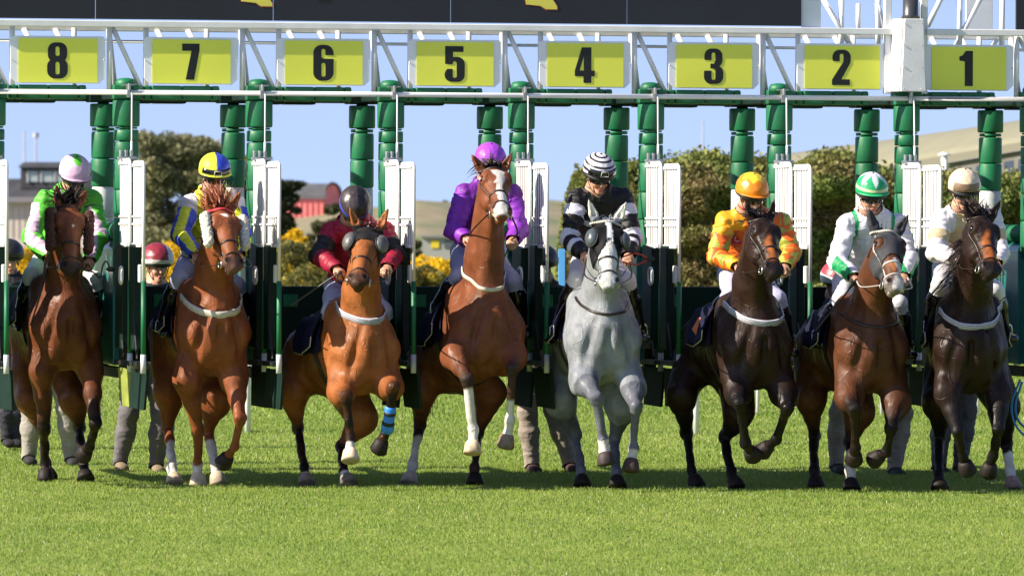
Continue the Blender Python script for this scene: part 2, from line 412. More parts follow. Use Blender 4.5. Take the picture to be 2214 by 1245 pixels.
def divider(g, k):
    u = k*PIT
    pad(g, 'post_pad', u, .0, [(217,274,.104),(275,279,.085),(281,305,.095),(307,345,.095),(346,410,.095),(411,470,.095),(471,540,.095)], m_green)
    b = MB(); b.tube([ST(u,.0,.72), ST(u,.0,zpx(175))], .05, 12); b.build('front_post', m_black, g, True)
    # cap and head block on the rail
    b = MB(); b.tube([ST(u-.005,-.0,zpx(190)), ST(u-.005,-.0,zpx(178)), ST(u-.005,0,zpx(171)), ST(u-.005,0,zpx(169))], [.078,.078,.06,.02], 18); b.build('post_cap', m_green, g, True)
    b = MB(); b.box(ST, u-.108, u+.108, -.06, .09, zpx(216), zpx(184)); b.build('post_collar', m_green, g, bevel=.012)
    # overhead pads between this post and the next one on the left
    for (d0, d1) in ((.135,.19),(.195,.43),(.435,.66),(.665,.72)):
        b = MB(); b.box(ST, u-PIT+d0, u-PIT+d1, .0, .16, zpx(216), zpx(185)); b.build('overhead_pad', m_green, g, bevel=.014)
    # clamp, rod
    b = MB(); b.box(ST, u-.012, u+.014, -.125, -.055, zpx(212), zpx(184)); b.box(ST, u-.05, u+.05, -.118, -.108, zpx(186), zpx(183)); b.tube([ST(u+.004,-.13,zpx(182)), ST(u+.004,-.13,zpx(196))], .012, 8)
    b.build('rail_clamp', m_steel, g, bevel=.002)
    b = MB(); rr = ST(u+.026, -.12, zpx(198)); b.tube([rr, ST(u+.012,-.20,zpx(345))], .0058, 8); b.tube([ST(u+.0135,-.19,zpx(306)), ST(u+.012,-.20,zpx(345))], .009, 8)
    b.build('pull_rod', m_white, g, True)
    # rear pads
    pad(g, 'rear_post_pad', u, 1.18, [(219,270,.104),(272,279,.088),(281,340,.093),(341,402,.093)], m_green)
    pad(g, 'rear_post_sleeve', u, 1.18, [(402,470,.088),(470,545,.088)], m_white_dirty)
    b = MB(); b.tube([ST(u,1.18,.82), ST(u,1.18,zpx(216))], .045, 10); b.build('rear_post', m_black, g, True)
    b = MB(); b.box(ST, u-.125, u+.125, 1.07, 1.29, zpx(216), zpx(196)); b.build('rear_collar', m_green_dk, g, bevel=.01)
    for (d0, d1) in ((.13,.38),(.385,.64),(.645,.91)):
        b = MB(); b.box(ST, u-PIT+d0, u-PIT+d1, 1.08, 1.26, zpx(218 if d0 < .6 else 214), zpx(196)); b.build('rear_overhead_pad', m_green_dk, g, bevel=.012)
    b = MB(); b.box(ST, u-.03, u+.03, .09, 1.08, zpx(212), zpx(196)); b.build('side_beam', m_green_dk, g, bevel=.01)
    # partition: round tube pad on top and cushioned side
    b = MB(); b.tube([ST(u,.06,zpx(500)), ST(u,1.2,zpx(500))], .072, 16); b.build('partition_tube_pad', m_green, g, True)
    b = MB(); b.tube([ST(u-.005,.12,zpx(540)), ST(u-.005,1.12,zpx(540))], .075, 16); b.box(ST, u-.08, u+.07, .12, 1.12, .9, zpx(541))
    b.build('partition_pad', m_teal, g, bevel=.01)
    b = MB(); b.box(ST, u-.035, u+.035, .1, 2.6, .80, .88); b.build('partition_foot_beam', m_black, g, bevel=.006)
    # rear door of the stall to the right of this post
    if k < 7.5:
        ra, rb = zpx(790), zpx(622); u0 = u+.235; u1 = u+PIT-.05; c = .05
        pts = [(u0,ra),(u1,ra),(u1,rb-c),(u1-c*.3,rb-c*.3),(u1-c,rb),(u0+c,rb),(u0+c*.3,rb-c*.3),(u0,rb-c)]
        d = poly3('rear_door', lambda a,v,z: ST(a,v,z), pts, 1.30, 1.38, m_green_dk, g, bevel=.015)
        b = MB(); b.box(ST, u+.42, u+.54, 1.292, 1.302, zpx(668), zpx(640)); b.build('door_sun_patch', m_green, d, bevel=.002)  # lighter green block painted in as a spot of sun on the door
        b = MB(); b.tube([ST(u0+.03,1.34,zpx(745)), ST(u0+.03,1.34,zpx(805))], .016, 8); b.tube([ST(u0+.09,1.34,zpx(745)), ST(u0+.06,1.34,zpx(800))], .012, 8); b.build('door_strut', m_white, d, True)
    # two open front doors, the second set ahead in line so both catch sun
    for j, u0 in enumerate((u-.078, u-.050)): leaf(g, u0, k, j)
def leaf(g, u0, k, j):
    v0, v1 = (-.13, -.60) if j == 0 else (-.615, -1.08)
    zt = zpx(347 if j == 0 else 353); zw = zpx(533); zb = zpx(752)
    fr = lambda a, v, z: ST(a, v, z)
    root = MB()
    c = .045   # white ribbed upper panel
    pts = [(v0,zw),(v1+.06,zw),(v1+.06,zw+.0),(v1,zw+.0),(v1,zt-c),(v1+c*.3,zt-c*.3),(v1+c,zt),(v0,zt)]
    def side(name, pts, a0, a1, m, par, bev=.004):
        n = len(pts); vs = [ST(a0,v,z) for v,z in pts]+[ST(a1,v,z) for v,z in pts]
        f = [tuple(range(n)), tuple(reversed(range(n,2*n)))]+[(i,n+i,n+(i+1)%n,(i+1)%n) for i in range(n)]
        return mk(name, np.array(vs), f, m, par, bevel=bev)
    door = side('front_door', pts, u0+.0175, u0+.026, mat('door_gap_shade', (.20,.21,.23), .6, nscale=8, namt=.15), g)  # panel coloured grey to stand for shade in the gaps between ribs
    b = MB(); b.tube([ST(u0+.02,v1,zpx(605)), ST(u0+.02,v1,zt-c), ST(u0+.02,v1+.02,zt-.012), ST(u0+.02,v1+.06,zt), ST(u0+.02,v0,zt)], .0125, 12); b.build('door_edge', m_white, door, True)
    n = 6; b = MB()
    for i in range(n):
        v = v0-.035+(v1-v0+.085)*i/(n-1); b.box(fr, u0+.011, u0+.0155, v-.024, v+.024, zw+.03, zt-.035)
    b.box(fr, u0+.0, u0+.0145, v1+.03, v0-.005, zw+.0, zw+.028); b.box(fr, u0+.0, u0+.0145, v1+.03, v0-.005, zt-.033, zt-.01)
    b.build('door_rib', m_white, door, bevel=.003)
    b = MB(); b.box(fr, u0+.0, u0+.0125, v1+.05, v0-.01, zpx(470), zpx(466)); b.box(fr, u0+.0, u0+.0125, v1+.05, v0-.01, zpx(486), zpx(482)); b.build('door_crossbar', m_white, door)
    # green lower upholstery
    ptl = [(v0,zb),(v0-.3,zb),(v0-.34,zw+.0),(v0,zw+.03)] if j == 0 else [(v0,zb),(v0-.22,zb),(v0-.22,zw+.02),(v0,zw+.02)]
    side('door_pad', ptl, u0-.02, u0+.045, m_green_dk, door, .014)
    b = MB(); b.tube([ST(u0+.02,v1,zpx(605)), ST(u0+.02,v1,zpx(762))], .019, 12); b.build('door_edge_sleeve', m_green, door, True)
    b = MB(); b.tube([ST(u0+.02,v1,zpx(760)), ST(u0+.02,v1,zpx(800))], .021, 12); b.build('door_foot', m_white_dirty, door, True)
    if j == 0:   # oval pull handle, white lining
        b = MB(); ring = [ST(u0-.024, v1+.16+.05*math.cos(a)*1.1, zpx(594)+.062*(abs(math.sin(a))**.7)*(1 if math.sin(a) > 0 else -1)) for a in np.linspace(0, 2*math.pi, 25)]
        b.tube(ring, .012, 8, cap=False); b.build('door_handle', m_white, door, True)
    else:
        b = MB(); b.box(fr, u0-.006, u0+.018, v1+.045, v1+.115, zpx(608), zpx(570)); b.build('door_latch', m_white, door, bevel=.008)
    b = MB(); b.tube([ST(u0-.01,v0-.1,zpx(640)), ST(u0-.01,v1+.1,zpx(770))], .009, 8); b.box(fr, u0-.03, u0+.05, v1+.0, v0-.0, zpx(786), zpx(776)); b.build('door_linkage', m_black, door)
    # hanging kick flap
    rg = random.Random(k*7+j); sw = rg.uniform(-.03,.03)
    fp = [(v1+.03,zpx(878)),(v1+.30,zpx(874)),(v1+.32,zpx(792)),(v1+.02,zpx(792))]
    n = 4; du_ = lambda v: -.025+.075*(v1+.32-v)/.3; vs = [ST(u0+du_(v)+(sw if i < 2 else 0), v, z) for i,(v,z) in enumerate(fp)]+[ST(u0+.022+du_(v)+(sw if i < 2 else 0), v+.004, z) for i,(v,z) in enumerate(fp)]
    mk('kick_flap', np.array(vs), [(0,1,2,3),(7,6,5,4),(0,4,5,1),(1,5,6,2),(2,6,7,3),(3,7,4,0)], mat('flap_sunlit', (.22,.26,.05), .6, nscale=8, namt=.3) if (k == 0 and j == 0) else m_green_dk, door, bevel=.004)  # one flap coloured yellowish as if sunlit, the others dark green
    if j == 0:  # pneumatic catch on top of the door pair
        b = MB(); b.box(fr, u0-.02, u0+.12, v0-.16, v0-.08, zt+.003, zt+.028)
        for q in (.0,.04,.08): b.tube([ST(u0+q, v0-.12, zt+.02), ST(u0+q, v0-.12, zt+.075)], .014, 8)
        b.build('door_catch', m_steel, door, bevel=.002)
frame_parts(gateA, xs_, xr, range(-1, 6), range(0, 7))
frame_parts(gateB, upx(1998), xe, (6, 7, 8), (7,))
b = MB(); b.tube([ST(upx(1960),-.09,ZR), ST(xe,-.09,ZR)], .019, 14); b.build('front_rail', m_white, gateB, True)
# advertising boards above the gate
edges = [-190, 203, 587, 970, 1351, 1728]
for i in range(5):
    b = MB(); b.box(ST, upx(edges[i])+.003, upx(edges[i+1])-.003, -.055, -.03, zpx(44)+.004, zpx(44)+.62); o = b.build('banner_board', m_banner, gateA, bevel=.002)
    if i in (1, 3):
        xb = 516 if i == 1 else 1131
        def q(dx, y): return (upx(xb+dx), zpx(y)+.0015)
        for nm, m, e, vv in (('logo_edging', m_logo2, 2.0, -.0575), ('logo_mark', m_logo, 0, -.0595)):
            pts = [(-6-e,-40),(2-e*.5,2+e*.5),(32,5+e*.5),(44,12+e),(68+e,12+e),(68+e,6),(40,-40)]
            poly3(nm, ST, [q(a, c) for a, c in pts], vv, vv+.0015, m, o)
        if i == 1:
            b = MB(); b.box(ST, upx(682), upx(708), -.0575, -.0555, zpx(1), zpx(-40)); b.build('banner_letter', m_ink, o)
b = MB(); b.box(ST, upx(2191), xe, -.055, -.03, zpx(52), zpx(52)+.62); b.build('banner_board', m_banner, gateB, bevel=.002)
b = MB(); b.box(ST, upx(1731), upx(1772), -.02, .01, zpx(52), zpx(52)+.6); b.build('blank_panel', m_sign, gateA, bevel=.003)
b = MB(); b.box(ST, upx(2110), upx(2168), .30, .33, zpx(48), zpx(48)+.6); b.build('blank_panel', m_sign, gateB, bevel=.003)
for g, segs in ((gateA, [((1780,-30),(1850,90)),((1826,-30),(1826,110)),((1862,-10),(1862,60)),((1905,-30),(1905,100)),((1904,-10),(1925,80))]),
                (gateB, [((2050,-40),(2012,40)),((2082,-40),(2082,110)),((2135,-40),(2070,90)),((2174,-30),(2174,100)),((2162,66),(2150,90)),((2105,54),(2170,54))])):
    for (a, c) in segs:
        b = MB(); b.tube([ST(upx(a[0]),.12,zpx(a[1])), ST(upx(c[0]),.12,zpx(c[1]))], .022, 12); b.build('gantry_strut', m_white, g, True)
for x in (1915, 1993):
    b = MB(); b.box(ST, upx(x)-.02, upx(x)+.035, -.03, .03, zpx(190), zpx(-60)); b.build('gantry_post', m_white, gateB, bevel=.005)
# white riveted housing with the motor above it
u0, u1 = upx(1934), upx(1988)
b = MB(); b.quadbox([ST(u0,-.17,zpx(186)),ST(u0,-.02,zpx(186)),ST(u1,-.02,zpx(186)),ST(u1,-.17,zpx(186)),ST(u0+.03,-.17,zpx(25)),ST(u0+.03,-.02,zpx(25)),ST(u1-.02,-.02,zpx(25)),ST(u1-.02,-.17,zpx(25))])
hs = b.build('latch_housing', m_white, gateB, bevel=.006)
b = MB(); b.quadbox([ST(u0-.06,-.10,zpx(186)),ST(u0-.06,-.02,zpx(186)),ST(u0-.004,-.02,zpx(186)),ST(u0-.004,-.14,zpx(186)),ST(u0-.03,-.10,zpx(25)),ST(u0-.03,-.02,zpx(25)),ST(u0+.025,-.02,zpx(25)),ST(u0+.025,-.14,zpx(25))]); b.build('housing_side', m_white, hs, bevel=.004)
for i in range(4):
    for x in (.03, .0):
        t = i/3.; uu = (u0+.025 if x else u1-.03)+(0 if x else -.005); c = ST(uu, -.172, zpx(180-145*t)); b = MB(); b.tube([c, c-V_*.005], .0055, 8); b.build('rivet', m_steel, hs, True)
b = MB(); b.tube([ST((u0+u1)/2+.0,-.08,zpx(24)), ST((u0+u1)/2,-.08,zpx(16)), ST((u0+u1)/2,-.08,zpx(-20))], [.075,.062,.06], 18); b.build('motor', mat('motor_grey', (.08,.08,.085), .35, metal=.5), hs, True)
# ------------------------------------------------------------------ ground, sky line, plants and buildings behind
def grass_mat():
    m = bpy.data.materials.new('turf'); m.use_nodes = True; n = m.node_tree.nodes; l = m.node_tree.links; p = n['Principled BSDF']
    tcn = n.new('ShaderNodeTexCoord'); mpn = n.new('ShaderNodeMapping'); mpn.inputs['Scale'].default_value = (1,.35,1); l.new(tcn.outputs['Object'], mpn.inputs['Vector'])
    a = n.new('ShaderNodeTexNoise'); a.inputs['Scale'].default_value = 1.1; a.inputs['Detail'].default_value = 8; l.new(mpn.outputs[0], a.inputs['Vector'])
    b = n.new('ShaderNodeTexNoise'); b.inputs['Scale'].default_value = 38; b.inputs['Detail'].default_value = 6; l.new(mpn.outputs[0], b.inputs['Vector'])
    r1 = n.new('ShaderNodeValToRGB'); r1.color_ramp.elements[0].position = .35; r1.color_ramp.elements[0].color = (.17,.24,.035,1); r1.color_ramp.elements[1].position = .65; r1.color_ramp.elements[1].color = (.27,.33,.06,1)
    r2 = n.new('ShaderNodeValToRGB'); r2.color_ramp.elements[0].position = .32; r2.color_ramp.elements[0].color = (.55,.6,.5,1); r2.color_ramp.elements[1].position = .68; r2.color_ramp.elements[1].color = (1.3,1.25,1.2,1)
    l.new(a.outputs['Fac'], r1.inputs['Fac']); l.new(b.outputs['Fac'], r2.inputs['Fac'])
    mx = n.new('ShaderNodeMix'); mx.data_type = 'RGBA'; mx.blend_type = 'MULTIPLY'; mx.inputs[0].default_value = 1; l.new(r1.outputs[0], mx.inputs[6]); l.new(r2.outputs[0], mx.inputs[7]); l.new(mx.outputs[2], p.inputs['Base Color'])
    p.inputs['Roughness'].default_value = .9; p.inputs['Specular IOR Level'].default_value = .2
    bm = n.new('ShaderNodeBump'); bm.inputs['Strength'].default_value = .6; bm.inputs['Distance'].default_value = .03; l.new(b.outputs['Fac'], bm.inputs['Height']); l.new(bm.outputs[0], p.inputs['Normal'])
    return m
mb = MB(); mb.v = [(-3000,-300,0),(3000,-300,0),(3000,6000,0),(-3000,6000,0)]; mb.f = [(0,1,2,3)]
tag(mb.build('ground', grass_mat()), kind='structure')
def leafmat(name, trans=.25, rough=.55):
    m = mat(name, rough=rough, vc=True, spec=.3, nscale=0); n = m.node_tree.nodes; l = m.node_tree.links
    if not any(q.type == 'BSDF_TRANSLUCENT' for q in n):
        a = [q for q in n if q.type == 'ATTRIBUTE'][0]; t = n.new('ShaderNodeBsdfTranslucent'); l.new(a.outputs['Color'], t.inputs['Color'])
        mx = n.new('ShaderNodeMixShader'); mx.inputs[0].default_value = trans; out = [q for q in n if q.type == 'OUTPUT_MATERIAL'][0]
        l.new(n['Principled BSDF'].outputs[0], mx.inputs[1]); l.new(t.outputs[0], mx.inputs[2]); l.new(mx.outputs[0], out.inputs['Surface'])
    return m
m_blade = leafmat('grass_blade', .35, .6)
def blades():
    rg = np.random.default_rng(5); Vs = []; Cs = []
    for (d0, d1, dens, w, hh) in ((35.5, 44, 3100, .0032, .019), (44, 54, 2900, .0036, .022), (54, 66, 1200, .006, .026), (66, 92, 420, .010, .034)):
        ym, yx = d0-50, d1-50; hwid = d1*.083+4.5; n = int((d1-d0)*2*hwid*dens)
        X = rg.uniform(-hwid, hwid, n); Y = rg.uniform(ym, yx, n)
        P = np.stack([X,Y,np.zeros(n)],1); cl = .55*vnoise(P*np.array([2.2,1.2,1]), 3)+.45*vnoise(P*np.array([.5,.22,1]), 13); c2 = vnoise(P*np.array([9,5,1])+50, 4)
        keep = (rg.random(n) < .45+.75*c2) & ((np.abs(X) < (Y+50)*.083+.3) | (rg.random(n) < .45)); P = P[keep]; cl = cl[keep]; c2 = c2[keep]; n = len(P)
        H_ = hh*rg.uniform(.35,1.15,n)*(.7+.7*c2); an = rg.uniform(0,2*math.pi,n); wd = w*rg.uniform(.6,1.5,n); ln = rg.uniform(0,.9,n)*H_; la = rg.uniform(0,2*math.pi,n)
        dx = np.stack([np.cos(an),np.sin(an)*.6,np.zeros(n)],1)*wd[:,None]
        tip = P+np.stack([np.cos(la)*ln, np.sin(la)*ln, H_],1)
        Vs.append(np.stack([P-dx-[0,0,.004], P+dx-[0,0,.004], tip],1).reshape(-1,3))
        t = rg.random(n)[:,None]; g = (cl[:,None]*.6+rg.random(n)[:,None]*.4); dry = (rg.random(n) < .06+.08*cl)[:,None]
        c = np.array([.155,.255,.032])*(1-g)+np.array([.28,.365,.075])*g; c = np.where(dry, np.array([.42,.42,.17]), c)*(.92+.3*t); c = np.where(rg.random(n)[:,None] < .006, np.array([.75,.76,.6]), c)  # dry blades straw coloured; a few near-white ones stand for glints
        Cs.append(np.repeat(c, 3, 0))
    V = np.concatenate(Vs); Cc = np.concatenate(Cs); F = np.arange(len(V)).reshape(-1,3)
    tag(mk('grass', V, F, m_blade, None, False, Cc), 'short mown green racecourse turf with pale dry blades and a few whitened as glints', 'grass', kind='stuff')
blades()
def leaves(pts, nrm, size, cols, rg, asp=.5, lift=.0):
    n = len(pts); a = rg.normal(0,1,(n,3)); d = nrm*.6+a*.8; d /= np.linalg.norm(d,axis=1,keepdims=True)
    s = np.cross(d, rg.normal(0,1,(n,3))); s /= np.linalg.norm(s,axis=1,keepdims=True)+1e-9; L = (size*rg.uniform(.6,1.4,n))[:,None]
    V = np.stack([pts-d*L*.5, pts+s*L*asp*.5, pts+d*L*.5, pts-s*L*asp*.5],1).reshape(-1,3)
    return V, np.arange(4*n).reshape(-1,4), np.repeat(cols,4,0)
m_leaf = leafmat('leaf', .2, .6); m_bark = mat('bark', (.07,.05,.035), .9, nscale=5, namt=.4, bump=.5, bscale=12)
def cloud(name, blobs, n, size, pal, parent=None, loc=None, seed=1, asp=.5, clump=2.5, shell=(.55,1.05), zmin=None):
    rg = np.random.default_rng(seed); B = np.array([b[:3] for b in blobs]); Rr = np.array([b[3:6] if len(b) > 4 else (b[3],)*3 for b in blobs])
    wt = Rr.prod(1)**(2/3); idx = rg.choice(len(B), n, p=wt/wt.sum()); u = rg.normal(0,1,(n,3)); u /= np.linalg.norm(u,axis=1,keepdims=True)
    r = rg.uniform(shell[0], shell[1], n)**.6; P = B[idx]+u*Rr[idx]*r[:,None]
    cn = vnoise(P*clump, seed+3); keep = rg.random(n) < .25+1.2*cn; 
    if zmin is not None: keep &= P[:,2] > zmin
    P = P[keep]; u = u[keep]; cn = cn[keep]
    P = P+u*((cn-.5)*np.mean(Rr)*.35)[:,None]
    t = np.clip(vnoise(P*clump*.8+40, seed+5)*.8+rg.random(len(P))*.5-.15, 0, .999); pal = np.array(pal); k = t*(len(pal)-1); i = k.astype(int); f = (k-i)[:,None]
    c = (pal[i]*(1-f)+pal[i+1]*f)*rg.uniform(.7,1.3,(len(P),1)); V, F, Cc = leaves(P, u, size, c, rg, asp)
    return mk(name, V, F, m_leaf, parent, False, Cc, loc=loc)
def blobs_in(rg, x0, x1, y, dy, z0, top, r, n):
    out = []
    for _ in range(n):
        x = rg.uniform(x0, x1); zt = top(x); rr = r*rg.uniform(.6,1.3); z = rg.uniform(z0, max(zt-rr*.8, z0+.1)); out.append((x, y+rg.uniform(-dy,dy), z, rr))
    return out
# the big clipped conifer hedge on the right
def hedge():
    D = 96.; s = F_PX/D; rg = np.random.default_rng(3)
    def top_px(px):
        xs = [1205,1220,1240,1290,1340,1420,1480,1530,1600,1650,1720,1770,1830,1900,1960,2050,2120,2180,2260]; ys = [560,440,372,352,348,352,335,325,342,338,352,326,324,355,374,366,378,372,366]
        return np.interp(px, xs, ys)
    x2 = lambda px: (px-1107)/F_PX*D
    root = empty('hedge', (x2(1750), D-50, 0), 'tall brown and green conifer hedge, running behind stalls 4 to 1', 'hedge')
    N = 260000; px = rg.uniform(1206, 2300, N); tz = 2+(480-top_px(px))/s; X = x2(px); Z = rg.uniform(0, 1, N)**.75*tz
    bulge = vnoise(np.stack([X*1.1, Z*1.5, Z*0],1), 7); b2 = vnoise(np.stack([X*3.2, Z*4.0, Z*0+5],1), 8)
    dist_top = (tz-Z); rnd = np.clip(dist_top/.5,0,1)**.5; edge = np.clip((px-1206)/60, 0, 1)**.5
    Y = D-50-.2-(.9*bulge+.35*b2)*rnd*edge+rg.uniform(0,.22,N)+(1-rnd)*.9*rg.random(N)+(1-edge)*1.5
    ext = rg.random(N) < .05; Z = np.where(ext & (dist_top < .3), Z+rg.uniform(0,.12,N), Z)
    P = np.stack([X,Y,Z],1); cn = vnoise(P*np.array([2.2,1,2.8]), 9); cn2 = vnoise(P*np.array([7,3,8.]), 10)
    keep = rg.random(N) < .30+1.2*cn2; P = P[keep]; cn = cn[keep]; cn2 = cn2[keep]; px = px[keep]; Z = Z[keep]; tz = tz[keep]
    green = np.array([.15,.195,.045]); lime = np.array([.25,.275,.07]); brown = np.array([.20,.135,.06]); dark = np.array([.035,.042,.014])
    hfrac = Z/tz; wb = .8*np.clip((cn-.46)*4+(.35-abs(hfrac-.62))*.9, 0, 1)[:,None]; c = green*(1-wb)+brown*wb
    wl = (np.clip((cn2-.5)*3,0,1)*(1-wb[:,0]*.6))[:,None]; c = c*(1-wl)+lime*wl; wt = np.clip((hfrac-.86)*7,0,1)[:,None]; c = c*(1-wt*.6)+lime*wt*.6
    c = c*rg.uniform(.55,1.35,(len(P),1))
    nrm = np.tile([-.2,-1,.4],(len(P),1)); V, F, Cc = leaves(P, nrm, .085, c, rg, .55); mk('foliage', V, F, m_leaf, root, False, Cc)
    # opaque dark sheet added so the hedge is not seen through
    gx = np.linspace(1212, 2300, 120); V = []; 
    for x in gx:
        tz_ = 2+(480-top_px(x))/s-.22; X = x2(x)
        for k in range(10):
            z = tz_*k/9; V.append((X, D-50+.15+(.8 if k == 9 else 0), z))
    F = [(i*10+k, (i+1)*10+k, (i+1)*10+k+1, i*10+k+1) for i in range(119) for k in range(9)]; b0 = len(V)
    o = mk('dark_core', np.array(V), F, mat('hedge_inside', (.03,.026,.012), .95, nscale=3, namt=.5), root)
    # fronds of a palm-like shrub above the hedge
    for (px_, py_, n, sc, lab) in ((1462,345,16,1.0,'spiky dark palm crown poking above the hedge beside stall 3'), (1782,318,12,.7,'small spiky palm crown above the hedge under number 2'), (1530,335,26,.9,'yellowish feathery palm crown above the hedge left of the stall 3 rear post')):
        c = at_depth(px_, py_, D+1.5); rt = empty('palm', (c[0], c[1], 0), lab, 'palm', 'palms behind the hedge'); V = []; F = []; Cc = []
        for k in range(n):
            a = rg.uniform(0, math.pi); d = np.array([math.cos(a)*(1 if rg.random() < .5 else 1), rg.normal(0,.3), abs(math.sin(a))*.9+.1]); p = c+[0,0,-.2]; L = rg.uniform(.25,.5)*sc
            for i in range(7):
                q = p+nz(d)*L/7; d = d+[0,0,-.22*(i > 1)]
                for sgn in (-1,1):
                    b = len(V); lf = nz(np.cross(nz(d), [0,1,0]))*sgn*.11*sc*(1-i/9)+nz(d)*.06; V += [tuple(p), tuple(p+lf*.5+[0,.004,.012]), tuple(p+lf), tuple(p+lf*.5-[0,.004,.012])]; F.append((b,b+1,b+2,b+3)); Cc += [np.array([.10,.12,.035] if n < 20 else [.26,.23,.06])*rg.uniform(.6,1.3)]*4
                p = q
        mk('crown', np.array(V), F, m_leaf, rt, False, np.array(Cc))
        m = MB(); m.tube([(c[0],c[1],0),(c[0]+.05,c[1],c[2]*.5),(c[0],c[1],c[2]-.15)], [.14,.11,.09], 10); m.build('trunk', m_bark, rt, True)
hedge()
# olive-roofed grandstand behind the hedge
def stand():
    D1, D2 = 150., 128.; 
    r0 = at_depth(1560, 352, D1); r1 = at_depth(2330, 246, D2); e0 = at_depth(1560, 421, D1-7); e1 = at_depth(2330, 286, D2-7)
    root = empty('stand_building', (r1[0], r1[1], 0), 'long low building with a wide olive roof, behind the hedge on the right', 'building')
    m_roof = mat('olive_roof', (.215,.205,.135), .8, nscale=1.2, namt=.05); V = []; n = 40; F = []
    for i in range(n+1):
        t = i/n; a = r0+(r1-r0)*t; b = e0+(e1-e0)*t
        for k in range(9):
            q = k/8; p = a+(b-a)*q+UP*(.18*math.sin(q*math.pi)); V.append(tuple(p))
    for i in range(n):
        for k in range(8): F.append((i*9+k, i*9+k+1, (i+1)*9+k+1, (i+1)*9+k))
    o = mk('roof', np.array(V), F, m_roof, root, True); s = o.modifiers.new('t','SOLIDIFY'); s.thickness = .1
    dn = UP*.16; m = MB(); m.quadbox([e0-dn, e0-dn+[0,.2,0], e1-dn+[0,.2,0], e1-dn, e0-UP*.0, e0+[0,.2,0], e1+[0,.2,0], e1]); m.build('fascia', mat('fascia_grey', (.16,.15,.11), .7), root)
    bk = np.array([0,.5,0]); lo = lambda p: np.array([p[0],p[1],0]); m = MB(); w0 = e0-UP*.165+bk; w1 = e1-UP*.165+bk
    m.quadbox([lo(w0), lo(w0)+bk, lo(w1)+bk, lo(w1), w0, w0+bk, w1+bk, w1]); m.build('wall', mat('wall_grey', (.12,.115,.10), .8, nscale=2, namt=.2), root)
    for i in range(14):
        t0 = .50+i*.036; a = w0+(w1-w0)*t0-[0,.03,0]; c = w0+(w1-w0)*(t0+.024)-[0,.03,0]; m = MB(); h0, h1 = UP*-.16, UP*-.75
        f = MB(); f.quadbox([a+h1, a+h1+[0,.02,0], c+h1+[0,.02,0], c+h1, a+h0, a+h0+[0,.02,0], c+h0+[0,.02,0], c+h0]); f.build('window', mat('window_dark', (.02,.025,.03), .1), root)
    m = MB(); c = at_depth(2042, 330, 126); m.tube([c*[1,1,0], c+UP*.0], .06, 10); m.tube([c-UP*.05, c-UP*.02], [.14,.10], 8); m.build('vent_pipe', m_sign, root, True)
stand()
# distant dunes, coast and scrub
def dunes():
    mats = mat('dune_grass', rough=.95, vc=True, nscale=.6, namt=.25, bump=.3, bscale=2)
    nx, ny = 220, 60; xs = np.linspace(-60, 40, nx); ys = np.linspace(230, 420, ny); V = []; Cc = []
    for y in ys:
        for x in xs:
            D = y+50; px = 1107+F_PX*x/D; t = (y-230)/190; ridge = np.interp(px, [-200,300,600,860,890,960,1040,1130,1230,1400,2400], [0,1.2,2.4,3.0,3.4,3.35,3.0,3.6,3.3,2.4,1]) 
            z = ridge*min(1,max(0,t*1.3))**1.3*(1 if t < .85 else 1)+.25*float(noise.noise(Vector((x*.25,y*.06,0))))*min(1,t*4)-.02
            V.append((x,y,z)); n = .5+.5*float(noise.noise(Vector((x*.22+9,y*.045,3)))); n2 = .5+.5*float(noise.noise(Vector((x*.7+9,y*.2,7)))); 
            g = np.array([.115,.14,.05]); sa = np.array([.24,.20,.115]); w = min(1,max(0,(n*.6+n2*.6+ (.25 if t > .35 and t < .8 else -.1)-.55)*2.6)); Cc.append(g*(1-w)+sa*w)
    F = np.array([(j*nx+i, j*nx+i+1, (j+1)*nx+i+1, (j+1)*nx+i) for j in range(ny-1) for i in range(nx-1)])
    tag(mk('dune_hill', np.array(V), F, mats, None, True, np.array(Cc)), kind='structure')
dunes()
GR = [(.045,.055,.018),(.09,.10,.03),(.16,.16,.05)]
def shrub(name, px, top, bottom_z, D, wpx, n, size, pal, lab, cat, group=None, seed=1, stretch=1., nb=9, trunk=True):
    c = at_depth(px, top, D); rg = np.random.default_rng(seed); s = F_PX/D; w = wpx/s; Ht = c[2]; root = empty(name, (c[0], c[1], 0), lab, cat, group); B = []
    for i in range(nb):
        t = rg.random(); x = rg.uniform(-.5,.5)*w; r = (.16+.14*rg.random())*min(w, Ht*1.1)*stretch; zt = Ht-r*.95-.35*Ht*(abs(x)/(w*.5))**2*rg.uniform(.5,1); z = bottom_z+(zt-bottom_z)*(t**.5); B.append((c[0]+x, c[1]+rg.uniform(-.3,.3)*w, z, r*1.15, r, r*.8))
    cloud('foliage', B, n, size, pal, root, seed=seed, clump=1.8/max(w*.25,.3)); 
    if trunk:
        m = MB(); m.tube([(c[0],c[1],0),(c[0]+w*.03,c[1],Ht*.4),(c[0]-w*.02,c[1],Ht*.75)], [w*.035,w*.025,w*.01], 8)
        for k in range(5):
            a = rg.uniform(-1,1); m.tube([(c[0],c[1],Ht*.3),(c[0]+a*w*.2,c[1],Ht*.55),(c[0]+a*w*.38,c[1]+.1,Ht*.75)], [w*.018,w*.012,w*.005], 6)
        m.build('trunk', m_bark, root, True)
    return root
